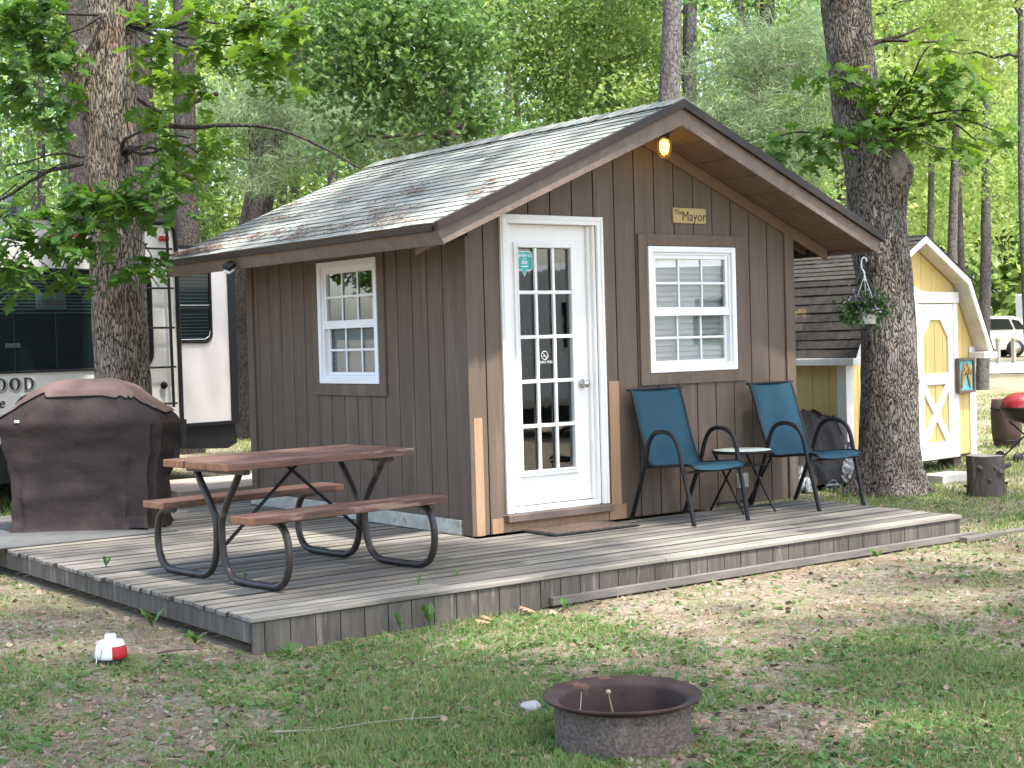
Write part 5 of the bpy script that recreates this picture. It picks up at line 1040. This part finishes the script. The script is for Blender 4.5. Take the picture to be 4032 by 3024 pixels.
litter('pebbles', 4200, (2.6, 16), PEBV, PEBF, .022, pm('pebble_mix', (.33, .30, .26), (.22, .195, .17), 3, island=.35), 'small pale pebbles scattered on the yard', 'pebbles', 5, -.001, .2, lambda x, y: .9 if (gmask(x, y) < -.05 or (x < -4 and y < -2.8)) else .10)
litter('leaf_crumbs', 4200, (4.2, 14), [(0, -.4, 0), (.5, -.1, .1), (.3, .5, 0), (-.3, .45, .12), (-.5, -.2, 0)], [(0, 1, 2, 3, 4)], .030, pm('leaf_crumb_mat', (.28, .20, .14), (.17, .12, .085), 6, island=.45), 'dry leaf crumbs and bark bits over the whole yard', 'leaf litter', 8, .008, .5, lambda x, y: .5)
litter('dry_straw', 12000, (4.2, 14), NEEDV, NEEDF, .05, pm('straw_mat', (.34, .29, .19), (.22, .18, .12), 6, island=.4), 'dry straw and grass stalks between the green tufts', 'straw', 9, .012, .35, lambda x, y: .6)
# weeds by the deck (individual)
def weed(x, y, h, n, label, z=GZ, spread=.5):
    t = thing('dandelion_plant', label, 'weed', (x, y, z)); a = RNG.random(n) * 6.283; d = np.stack([np.cos(a) * spread, np.sin(a) * spread, np.ones(n)], 1); nr = np.stack([-np.cos(a), -np.sin(a), np.full(n, spread)], 1)
    tv = [(0, 0, 0), (.05, .25, 0), (.14, .4, -.03), (.08, .52, -.03), (.17, .7, -.08), (.06, .84, -.12), (0, 1, -.2)]; full = [(0, y_, z_ + .03) for x_, y_, z_ in tv] + tv + [(-x_, y_, z_) for x_, y_, z_ in tv]
    ff = [(i, i + 7, i + 8, i + 1) for i in range(6)] + [(i, i + 1, i + 15, i + 14) for i in range(6)]
    v, f = scatter(full, ff, np.zeros((n, 3)), frames(nr, d), h * RNG.uniform(.6, 1.1, n)); npmesh('leaves', v, f, CLV, t); return t
weed(-1.62, -1.86, .17, 5, 'tall dandelion plant against the deck front below the picnic table', spread=.25); weed(-1.80, -1.85, .12, 3, 'short single-stem dandelion left of the tall one at the deck front', spread=.2)
weed(-2.55, -2.0, .10, 9, 'low leafy weed at the deck front left corner', spread=.9); weed(-2.75, -1.35, .11, 9, 'leafy weed clump beside the deck side skirt near the corner', spread=.9); weed(-2.73, -.75, .13, 6, 'yellowish weed growing against the deck side skirt', spread=.5)
weed(-2.47, .55, .09, 5, 'grass tuft growing up through the decking near its left edge', 0, .35); weed(-1.45, -1.5, .07, 4, 'small weed sprouting between deck boards near the front edge', 0, .3); weed(-1.12, -1.42, .05, 5, 'tiny weed sprouting between deck boards behind the front edge', 0, .6); weed(-2.05, -.55, .06, 4, 'little weed in the deck under the picnic table', 0, .3)
weed(1.95, -1.95, .10, 7, 'bright broadleaf weed at the foot of the deck towards its right end', spread=.8); weed(-.75, -1.95, .08, 7, 'small weed clump by the left end of the edging plank', spread=.8)
weed(-1.95, -4.0, .09, 6, 'upright plantain weed to the right of the fire ring', spread=.5)
DL = pm('dead_leaf', (.36, .22, .14), (.24, .14, .09), 8, island=.2)
for i, (x, y, s_, r) in enumerate(((-1.28, -1.93, .11, 20), (-1.20, -1.98, .10, 80), (-.95, -1.92, .12, 140), (-.55, -1.98, .11, 200), (-1.35, -2.05, .09, 260))):
    v, f = scatter(OAKV, OAKF, np.zeros((1, 3)), frames(np.array([[.2, -.3, 1.]]), np.array([[math.cos(r), math.sin(r), .1]])), np.array([s_]))
    o = npmesh('dead_leaf', v, f, DL); o.location = (x, y, gh(x, y) + .025); tag(o, ['curled tan oak leaf below the tall dandelion', 'flat tan oak leaf right of the tall dandelion', 'tan oak leaf standing against the deck skirt', 'pale oak leaf by the end of the edging plank', 'small oak leaf furthest out on the grass'][i], 'leaf', 'dead oak leaves by the deck front')
m = MB(); twig(m, (-3.35, -3.35, GZ + .02), (-2.72, -3.62, GZ + .02), .006, .01, 6, 9, .03); twig(m, (-2.85, -3.57, GZ + .02), (-2.72, -3.42, GZ + .03), .004, .02, 5, 5, .02); tag(m.build('fallen_twig', pm('grey_twig', (.30, .27, .22))), 'long thin grey twig lying in the grass left of the fire ring', 'twig')
m = MB(); twig(m, (-3.05, -1.55, GZ + .02), (-2.85, -1.72, GZ + .04), .005, .0, 6, 6, .01); tag(m.build('fallen_twig', pm('dark_twig', (.10, .075, .06))), 'short dark twig by the white and red jug', 'twig')
#@@TREES
LO1 = leafmat('oak_leaf', (.045, .115, .022), (.10, .20, .035), .45, .42)
LO2 = leafmat('oak_leaf_bright', (.06, .145, .022), (.15, .26, .04), .5, .42)
LM = leafmat('mid_leaf', (.06, .13, .035), (.15, .26, .075), .45, .45)
LL = leafmat('light_leaf', (.14, .24, .065), (.30, .40, .13), .5, .5)
LY = leafmat('yellow_leaf', (.21, .31, .08), (.42, .49, .18), .5, .5)
LP = leafmat('pine_foliage', (.12, .20, .10), (.24, .33, .17), .35, .6, c3=(.34, .28, .15))
SP_L_LOW = [(-1.84, 3.89, 2.5, .23), (-1.66, 3.75, 2.3, .27), (-1.77, 3.82, 2.04, .19), (-1.47, 3.61, 2.56, .27), (-1.39, 3.54, 2.29, .23), (-1.22, 3.43, 2.48, .23), (-1.0, 3.27, 2.62, .23), (-.84, 3.15, 2.73, .23), (-1.55, 3.65, 2.03, .17), (-1.4, 3.54, 1.98, .13), (-1.08, 3.31, 2.13, .19), (-1.86, 3.88, 1.92, .13), (-.93, 3.2, 2.12, .1), (-1.15, 3.38, 2.74, .19), (-1.94, 3.95, 2.23, .23), (-.73, 3.06, 2.5, .13), (-1.31, 3.5, 2.64, .19)]
SP_L_TOP = [(-1.53, 4.72, 4.33, .29), (-1.3, 4.55, 4.36, .25), (-1.41, 4.62, 4.04, .29), (-1.22, 4.47, 4.03, .22), (-1.55, 4.72, 3.76, .22), (-1.26, 4.5, 3.66, .22), (-1.22, 4.46, 3.38, .14), (-1.4, 4.59, 3.47, .16)]
SP_R_TOP = [(-.65, 3.56, 4.24, .22), (-.4, 3.37, 4.27, .24), (-.15, 3.18, 4.19, .24), (.11, 2.99, 4.18, .24), (-.5, 3.44, 4.0, .22), (-.28, 3.28, 3.95, .22), (-.03, 3.09, 3.91, .24), (.16, 2.94, 3.86, .2), (-.67, 3.56, 3.89, .2), (-.64, 3.53, 3.69, .2), (-.42, 3.37, 3.72, .18), (.02, 3.04, 3.63, .18), (.23, 2.9, 4.09, .2), (-.59, 3.49, 3.45, .18), (-.36, 3.32, 3.52, .12), (.21, 2.89, 3.62, .1)]
SP_R_MID = [(-.61, 3.74, 3.28, .18), (-.58, 3.72, 3.08, .16), (-.42, 3.6, 3.2, .18), (-.33, 3.53, 3.07, .16), (-.53, 3.67, 2.88, .16), (-.4, 3.57, 2.87, .16), (-.7, 3.82, 3.37, .14), (-.19, 3.43, 3.19, .12)]
O2_LOW = [(3.94, .85, 3.11, .17), (4.14, .7, 3.14, .19), (4.34, .55, 3.09, .19), (4.51, .42, 3.21, .21), (4.64, .32, 3.12, .19), (4.27, .6, 2.97, .15), (4.74, .25, 3.24, .19), (4.03, .77, 2.98, .12)]
O2_UP = [(4.66, .7, 3.72, .15), (4.83, .58, 3.67, .15), (4.99, .45, 3.62, .19), (5.17, .32, 3.75, .21), (5.38, .17, 3.82, .21), (5.54, .05, 3.78, .19), (5.26, .25, 3.53, .21), (5.47, .09, 3.52, .21), (5.64, -.03, 3.56, .17), (5.73, -.11, 3.34, .19), (5.49, .07, 3.23, .19), (5.25, .24, 3.23, .19), (5.69, -.09, 3.09, .15), (5.12, .35, 3.41, .19), (4.95, .47, 3.46, .17), (5.86, -.21, 3.17, .15), (5.34, .17, 3.02, .15), (5.51, .04, 2.97, .13), (5.35, .2, 3.99, .15)]
def limbs(parent, base, clusters, r, mat, name='limb', sag=.12):
    m = MB()
    for c in clusters: twig(m, base, (c[0], c[1], c[2] - .02), r, sag, 6, 8, .06)
    return m.build(name, mat, parent)
oak1 = thing('oak_tree', 'large oak with thick ridged trunk and a sawn knob, standing behind the covered grill', 'tree')
T1 = [(-.65, 4.66, -.25), (-.64, 4.66, .2), (-.63, 4.66, .34), (-.62, 4.67, 1.11), (-.62, 4.69, 1.62), (-.61, 4.72, 2.47), (-.63, 4.75, 3.11), (-.60, 4.76, 3.84), (-.60, 4.77, 4.18), (-.58, 4.77, 4.61), (-.56, 4.8, 6.0), (-.4, 4.9, 7.5), (-.3, 5.0, 9.5)]
trunk_mesh(T1, [.34, .27, .255, .25, .25, .25, .25, .235, .225, .235, .20, .15, .06], 96, .022, 190, .3, bumps=((-.84, 4.82, 3.98, .17, .26), (-.82, 4.80, 3.72, .24, .10))).build('trunk', BARK1, oak1)
limbs(oak1, (-.62, 4.62, 3.1), SP_R_MID[:4], .022, BARK3); limbs(oak1, (-.75, 4.5, 4.4), SP_L_TOP[::3], .016, BARK3, sag=.05); limbs(oak1, (-.5, 4.6, 4.35), SP_R_TOP[::3], .018, BARK3, sag=.05); limbs(oak1, (-.7, 4.55, 2.55), SP_L_LOW[::4], .013, BARK3)
m = MB(); P = [(-.40, 4.75, 3.60), (-.22, 4.9, 3.52), (-.02, 4.8, 3.49), (.18, 4.66, 3.47), (.46, 4.45, 3.48), (.81, 4.19, 3.43), (1.15, 3.93, 3.24), (1.43, 3.72, 3.03)]; m.tube(smooth(P, 4), [.032 - .0008 * i + .003 * math.sin(i * 1.7) for i in range(29)], 8)
m.tube(smooth([(-.36, 4.72, 3.72), (-.15, 4.7, 3.60), (.05, 4.6, 3.66), (.35, 4.5, 3.78)], 4), .022, 8)
twig(m, (-.80, 4.75, 3.12), (-2.0, 5.2, 2.45), .022, .06); twig(m, (-.82, 4.75, 3.15), (-1.7, 4.9, 3.05), .012, .02); [twig(m, (-1.0 - .22 * k, 4.85 + .05 * k, 3.1 - .1 * k), (-1.35 - .22 * k, 4.9 + .1 * k, 2.75 - .12 * k + .3 * (k % 2)), .007, .02) for k in range(4)]; m.build('limb', BARK3, oak1)
spray('foliage', SP_L_LOW, 2.3, .185, LO1, oak1); spray('foliage', SP_L_TOP, 3.0, .19, LO1, oak1); spray('foliage', SP_R_TOP, 2.0, .19, LO2, oak1); spray('foliage', SP_R_MID, 1.8, .18, LO2, oak1)
oak2 = thing('oak_tree', 'leaning grey-barked oak with a healed round scar between cabin and yellow shed', 'tree')
T2 = [(5.23, .64, -.28), (5.23, .64, -.1), (5.24, .64, .12), (5.28, .64, .77), (5.29, .65, 1.42), (5.28, .67, 1.86), (5.24, .72, 2.3), (5.25, .73, 2.73), (5.22, .75, 3.04), (5.13, .84, 3.39), (5.11, .88, 3.96), (5.09, .91, 4.48), (5.08, .95, 6.0), (5.2, 1.0, 8.0), (5.2, 1.1, 10)]
trunk_mesh(T2, [.36, .31, .275, .262, .255, .255, .265, .27, .255, .222, .218, .23, .19, .13, .05], 96, .022, 200, .28, bumps=((5.42, .46, 2.86, .22, .11),)).build('trunk', BARK2, oak2)
m = MB(); m.lathe([(0, .028), (.08, .026), (.105, .012), (.12, -.02)], n=32, fn=lambda a, z: 1 + .10 * math.sin(a * 2 + .5) + .03 * math.sin(a * 7))
m.build('bark_scar', pm('healed_scar', (.26, .23, .19), (.15, .13, .11), 14, rough=.95, bump=1, bscale=30, c3=(.07, .055, .05), s3=7, t3=.62), oak2, X=Matrix.Translation((5.265, .475, 2.86)) @ Matrix(((.93, -.25, -.27, 0), (-.36, -.62, -.70, 0), (0, .75, -.66, 0), (0, 0, 0, 1))) if False else Matrix.Translation((5.24, .455, 2.88)) @ Vector((-.30, -.95, .05)).to_track_quat('Z', 'Y').to_matrix().to_4x4() @ Matrix.Diagonal((.85, 1.45, 1, 1)))
limbs(oak2, (5.1, .7, 3.05), O2_LOW[::2], .018, BARK3); limbs(oak2, (5.25, .6, 3.2), O2_UP[::3], .018, BARK3)
m = MB(); twig(m, (5.25, .85, 4.0), (5.9, .7, 4.25), .03, .03); twig(m, (5.5, .8, 4.12), (6.1, .3, 4.1), .018, .02); m.build('limb', BARK3, oak2)
spray('foliage', O2_LOW, 2.2, .18, LO1, oak2); spray('foliage', O2_UP, 1.9, .18, LO2, oak2)
# high crowns that shade the yard (above the frame)
def high_crown(parent, cx, cy, rx, ry, z0, z1, n, holes, mat=LO1):
    bl = []; k = 0
    while k < 60:
        a = random.uniform(0, 6.283); q = math.sqrt(random.random()); x, y = cx + rx * q * math.cos(a), cy + ry * q * math.sin(a); z = random.uniform(z0, z1)
        if any(math.hypot(x - hx, y - hy) < hr for hx, hy, hr in holes): k += .3; continue
        r_b = random.uniform(.5, 1.0); bl.append((x, y, z, r_b, r_b, r_b * .4)); k += 1
    return crown('crown', bl, n, .20, mat, parent, clump=.34, perclump=22)
random.seed(21)
high_crown(oak1, -1.2, 3.0, 4.2, 4.2, 6.0, 9.0, 9000, [])
high_crown(oak2, 5.0, -.6, 3.6, 4.2, 6.0, 8.5, 7000, [])
oak3 = thing('oak_tree', 'oak standing behind the photographer whose crown shades the yard', 'tree'); trunk_mesh([(-9.5, -11, -.3), (-9.4, -10.9, 3), (-9.0, -10.6, 6), (-8.6, -10.4, 9)], [.35, .27, .22, .08], 24, .03, 40).build('trunk', BARK1, oak3)
high_crown(oak3, -5.2, -7.2, 5.2, 4.2, 6.2, 9.0, 14000, [])
oak4 = thing('oak_tree', 'oak standing off to the right of the photographer by the yard', 'tree'); trunk_mesh([(3.5, -9.5, -.3), (3.4, -9.3, 3), (3.0, -9.0, 6), (2.6, -8.6, 9)], [.33, .26, .2, .08], 24, .03, 40).build('trunk', BARK2, oak4)
high_crown(oak4, .5, -5.6, 5.0, 4.4, 6.2, 9.0, 16000, [])
# ---- trees behind
BK = [
 ('pine_tree', 'dark straight pine trunk just right of the left oak', [(3.52, 12.27, -.3), (3.61, 12.32, 3.13), (3.66, 12.36, 5.19), (3.71, 12.38, 6.98), (3.75, 12.4, 10)], .19, BARK3),
 ('pine_tree', 'thick grey pine with spreading roots beside the trailer, leaning over behind the cabin roof', [(5.68, 14.9, -.35), (5.68, 14.93, .59), (5.72, 14.9, 1.78), (5.74, 14.71, 2.56), (5.88, 14.64, 3.34), (6.01, 14.56, 3.97), (6.22, 14.43, 4.91), (6.43, 14.31, 5.69), (6.67, 14.16, 6.78), (6.77, 14.12, 7.72), (7.2, 13.9, 10)], .30, BARK3),
 ('pine_tree', 'pine trunk seen just left of the left oak behind the trailer', [(2.72, 14.62, -.3), (2.86, 14.66, 4.01), (2.89, 14.69, 5.48), (2.94, 14.72, 7.38), (3, 14.8, 10)], .16, BARK3),
 ('pine_tree', 'pine trunk peeping out right behind the left oak above the trailer roof', [(4.07, 14.86, -.3), (4.19, 14.92, 4.09), (4.17, 14.99, 5.62), (4.18, 15.06, 7.6), (4.2, 15.1, 10)], .17, BARK3),
 ('maple_tree', 'pale grey tree trunk rising behind the ridge of the cabin', [(8.81, 7.59, -.3), (9.02, 7.6, 4.79), (9.07, 7.58, 5.56), (9.13, 7.58, 6.64), (9.2, 7.5, 10)], .17, BARK4),
 ('maple_tree', 'slimmer trunk close right of the pale one behind the ridge', [(11.82, 10.33, -.3), (12.05, 10.35, 5.41), (12.1, 10.35, 6.32), (12.16, 10.35, 7.59), (12.2, 10.3, 10)], .13, BARK4),
 ('pine_tree', 'forked dark pine between the ridge and the leaning oak', [(11.28, 8.24, -.3), (11.49, 8.24, 4.59), (11.56, 8.22, 5.32), (11.6, 8.2, 5.61), (11.67, 8.17, 6.27), (11.74, 8.14, 7.07), (11.9, 8.1, 10)], .155, BARK3)]
bt = []
for nm, lb, P, r, mt_ in BK:
    t = thing(nm, lb, 'tree'); k = len(P); trunk_mesh(P, [r * 1.12] + [r * (1 - .35 * i / (k - 1)) for i in range(1, k - 1)] + [r * .25], 36, .03, 90, .25 if 'roots' in lb else .1).build('trunk', mt_, t); bt.append(t)
m = MB(); m.tube(smooth([(11.55, 8.23, 5.43), (11.7, 8.12, 5.54), (11.85, 8.01, 5.57), (12.14, 7.79, 5.63), (12.3, 7.6, 5.8)], 4), [.07 - .003 * i for i in range(17)], 8); m.tube(smooth([(11.6, 8.21, 5.78), (11.46, 8.32, 6.1), (11.36, 8.41, 6.5), (11.2, 8.5, 7)], 4), .06, 8); twig(m, (11.55, 8.2, 5.4), (10.9, 8.6, 5.5), .03, -.05); m.build('limb', BARK4, bt[6])
PINE_A = [(6.02, 12.34, 5.0, .59), (6.6, 11.9, 4.76, .51), (7.2, 11.47, 5.11, .59), (5.7, 12.56, 4.43, .44), (5.45, 12.78, 5.39, .44), (7.79, 11.03, 5.31, .44), (7.06, 11.55, 4.53, .44), (5.08, 13.04, 5.03, .44), (6.35, 12.07, 4.4, .37), (4.74, 13.31, 5.19, .37), (5.16, 12.95, 4.08, .37)]
PINE_B = [(10.23, 7.94, 4.76, .49), (10.55, 7.69, 4.32, .56), (11.02, 7.35, 4.73, .63), (11.33, 7.1, 4.16, .49), (10.76, 7.52, 3.9, .42), (10.37, 7.86, 5.45, .42), (11.16, 7.27, 5.57, .56), (11.52, 7.03, 5.97, .49), (11.59, 6.94, 5.06, .42), (10.72, 7.61, 5.86, .42), (10.21, 7.94, 4.2, .35), (11.2, 7.18, 3.6, .35)]
LIGHT_C = [(10.1, 13.11, 6.93, .74), (10.76, 12.62, 6.99, .74), (11.42, 12.12, 6.89, .74), (12.08, 11.63, 6.95, .66), (10.34, 12.91, 6.18, .74), (11.06, 12.36, 6.08, .74), (11.79, 11.82, 6.13, .74), (10.7, 12.61, 5.43, .66), (11.49, 12.02, 5.4, .66), (12.09, 11.57, 5.55, .49), (12.19, 11.53, 6.37, .49)]
MIDC = [(4.05, 8.84, 5.74, .49), (4.53, 8.48, 5.66, .49), (5.02, 8.11, 5.7, .49), (5.51, 7.75, 5.62, .43), (3.79, 9.02, 5.32, .37), (4.32, 8.62, 5.24, .49), (4.81, 8.26, 5.22, .49), (5.3, 7.89, 5.2, .43), (5.69, 7.6, 5.25, .3), (4.01, 8.84, 4.82, .37), (4.5, 8.47, 4.74, .37), (4.99, 8.11, 4.79, .37), (5.38, 7.82, 4.83, .3), (5.46, 7.74, 4.4, .34), (5.75, 7.52, 4.27, .3), (5.94, 7.37, 4.02, .24), (5.17, 7.96, 4.35, .3), (4.68, 8.33, 4.37, .27), (5.54, 7.67, 3.98, .24), (4.29, 8.62, 4.32, .24), (4.07, 8.76, 3.9, .21), (4.36, 8.54, 3.65, .18)]
def sph(L, g=1.0): return [(x, y, z, r * g, r * g, r * .7 * g) for x, y, z, r in L]
def needlecrown(name, L, n, parent): return crown(name, sph(L, 1.25), n, .15, LP, parent, [(-.028, 0, 0), (.028, 0, 0), (.012, 1, -.05), (-.012, 1, -.05)], NEEDF, .24, 34, .3, .35)
needlecrown('needles', PINE_A, 26000, bt[1]); m = MB()
for c in PINE_A: twig(m, (6.15, 14.4, c[2] + .1), c[:3], .035, -.06, 6, 8, .08)
m.build('limb', BARK3, bt[1])
needlecrown('needles', PINE_B, 26000, bt[6]); m = MB()
for c in PINE_B[::2]: twig(m, (11.6, 8.2, c[2] + .2), c[:3], .03, -.05, 6, 8, .08)
m.build('limb', BARK3, bt[6])
crown('foliage', sph(LIGHT_C, 1.35), 15000, .095, LL, bt[5], clump=.3, perclump=16, up=.3); 
mo = thing('oak_tree', 'oak behind the cabin with dark hanging foliage over the roof', 'tree'); trunk_mesh([(6.9, 10.2, -.3), (6.9, 10.1, 3), (6.7, 9.9, 6), (6.5, 9.6, 10)], [.2, .17, .14, .06], 24, .03, 60).build('trunk', BARK3, mo)
crown('foliage', sph(MIDC, 1.45), 8200, .105, LM, mo, OAKV, OAKF, .24, 8, .4); m = MB()
for c in MIDC[::2]: twig(m, (6.7, 9.9, c[2] + .5), c[:3], .035, .1, 6, 9, .12)
m.build('limb', BARK3, mo)
# generic woodland trees farther back: trunk + crown to the ground, each a thing
def wtree(i, dep, lat, h, cr, mat, tr, lm, cat, label, nl=5200, low=.6, leaf=.2, sq=1.0):
    x = -6.117 + .6 * dep + .8 * lat; y = -8.689 + .8 * dep - .6 * lat; z = gh(x, y)
    t = thing('woodland_tree', label, cat, (x, y, z), random.uniform(0, 6), 'woodland trees behind the cabin')
    wob = random.uniform(-.4, .4); m = trunk_mesh([(0, 0, -.2), (wob * .3, .1, h * .3), (wob * .6, 0, h * .6), (wob, -.1, h)], [tr * 1.1, tr * .85, tr * .6, tr * .15], 14, .03, 30); m.build('trunk', lm, t)
    bl = []
    for k in range(16):
        q = low + (1 - low) * (k / 15); a = random.uniform(0, 6.283); rr_ = cr * random.uniform(.35, .95) * (1.05 - abs(q - .55)); bl.append((rr_ * math.cos(a), rr_ * math.sin(a), h * q, cr * .38 * sq, cr * .38 * sq, cr * .26))
    crown('crown', bl, nl, leaf, mat, t, clump=.27, perclump=26, up=.5); m = MB()
    for b in bl[::2]: twig(m, (wob * b[2] / h, 0, b[2] * .93), b[:3], .035, .05, 5, 6, .15)
    m.build('limb', lm, t); return t
random.seed(77)
specs = []
labs = ['bright yellow-green tree', 'fresh green tree', '', '', 'darker green tree']
where = ['at the far left above the trailer', 'left of centre behind the oak limbs', 'behind the middle of the roof', 'behind the ridge', 'between ridge and leaning oak', 'right of the leaning oak', 'above the yellow shed', 'at the far right edge', 'low behind the shed roof', 'deep in the wood']
i = 0
for dep in (27, 32, 38):
    for k in range(8):
        lat = (-.36 + .72 * (k + random.uniform(.15, .85)) / 8) * dep * 1.0; f = lat / dep
        right = f > .12; left = f < -.2
        if right: mat = random.choice((LL, LY, LM, LL))
        elif left: mat = random.choice((LL, LM, LM))
        else: mat = random.choice((LL, LM, LY, LM))
        lb_ = '%s %s, %s of three rows' % ({'yellow_leaf': labs[0], 'light_leaf': labs[1], 'mid_leaf': labs[4]}[mat.name], where[min(7, int((f + .36) / .72 * 8))], {27: 'nearest', 32: 'second', 38: 'farthest'}[dep])
        wtree(i, dep + random.uniform(-1.5, 1.5), lat, random.uniform(9, 13), random.uniform(2.0, 2.8), mat, random.uniform(.07, .16), random.choice((BARK3, BARK4)), 'tree', lb_, 10500, (.14 if dep > 30 else .3) if f < .24 else .5, .115); i += 1
# slender far trunks
for k in range(26):
    dep = random.uniform(26, 44); lat = random.uniform(-.34, .36) * dep
    x = -6.117 + .6 * dep + .8 * lat; y = -8.689 + .8 * dep - .6 * lat; t = thing('slender_tree', 'slender bare trunk far back among the bright leaves', 'tree', (x, y, gh(x, y)), 0, 'slender trunks deep in the wood')
    w = random.uniform(-.8, .8); trunk_mesh([(0, 0, -.2), (w * .2, 0, 4), (w * .6, 0, 8), (w, 0, 13)], [.10, .085, .07, .03], 10, .02, 24).build('trunk', random.choice((BARK4, BARK3, BARK4)), t)
# far wood as one mass
def wall_of_wood():
    P = []; n = 150000; dep = RNG.uniform(44, 58, n); lat = RNG.uniform(-.42, .44, n) * dep; z = RNG.random(n) ** .85 * 17
    X = -6.117 + .6 * dep + .8 * lat; Y = -8.689 + .8 * dep - .6 * lat
    cl = RNG.random((1400, 3)); cd_ = 44 + cl[:, 0] * 14; cl2 = (-.42 + cl[:, 1] * .86) * cd_; cz = cl[:, 2] * 17; cx = -6.117 + .6 * cd_ + .8 * cl2; cy = -8.689 + .8 * cd_ - .6 * cl2
    C = np.stack([cx, cy, cz], 1); idx = RNG.integers(0, 1400, n); P = C[idx] + RNG.normal(0, 1, (n, 3)) * np.array([.8, .8, .6])
    low = (P[:, 2] < 3.6) & ((P[:, 0] + 6.1) * .8 - (P[:, 1] + 8.7) * .6 > .22 * ((P[:, 0] + 6.1) * .6 + (P[:, 1] + 8.7) * .8)); dpp = (P[:, 0] + 6.1) * .6 + (P[:, 1] + 8.7) * .8
    P = P[~low]; P[:, 2] = np.maximum(P[:, 2], .1) + np.maximum(0, dpp[~low] - 48) * .02; k = len(P)
    nr = RNG.normal(0, .6, (k, 3)) + np.array([0, -.2, .5]); v, f = scatter(LEAFV, LEAFF, P, frames(nr, rdir(k)), .24 * RNG.uniform(.6, 1.3, k)); h = k // 2
    tag(npmesh('far_wood', v[:h * 4], f[:h], LL), 'sunlit far wood closing the view behind all trees', 'wood', kind='stuff')
    o = npmesh('far_wood_yellow', v[h * 4:], f[h:] - h * 4, LY); tag(o, 'yellow-green far wood mingled through the background', 'wood', kind='stuff')
wall_of_wood()
n = 26000; dep = RNG.uniform(84, 96, n); lat = RNG.uniform(.16, .46, n) * dep; P = np.stack([-6.117 + .6 * dep + .8 * lat, -8.689 + .8 * dep - .6 * lat, .6 + RNG.random(n) * 15], 1); P += RNG.normal(0, 1, (n, 3)) * (RNG.random((n, 1)) > .3)
v, f = scatter(LEAFV, LEAFF, P, frames(RNG.normal(0, .6, (n, 3)) + np.array([0, -.2, .5]), rdir(n)), .75 * RNG.uniform(.6, 1.3, n)); tag(npmesh('distant_wood', v, f, LL), 'distant sunlit wood beyond the parked SUV at the far right', 'wood', kind='stuff')
P = []; n = 16000; dep = RNG.uniform(24, 42, n); lat = RNG.uniform(-.40, .16, n) * dep
P = np.stack([-6.117 + .6 * dep + .8 * lat, -8.689 + .8 * dep - .6 * lat, GZ + RNG.random(n) ** 1.6 * 2.2], 1)
cen = P[RNG.integers(0, n, 220)]; P = cen[RNG.integers(0, 220, n)] * np.array([1, 1, 0]) + RNG.normal(0, .55, (n, 3)) * np.array([1, 1, 0]) + np.stack([np.zeros(n), np.zeros(n), P[:, 2]], 1)
P = P[(P[:, 0] > 7.5) | (P[:, 1] > 19)]; k = len(P)
v, f = scatter(LEAFV, LEAFF, P, frames(RNG.normal(0, .5, (k, 3)) + np.array([0, 0, .8]), rdir(k)), .17 * RNG.uniform(.6, 1.3, k)); tag(npmesh('undergrowth', v, f, LL), 'low leafy undergrowth beneath the background trees', 'undergrowth', kind='stuff')
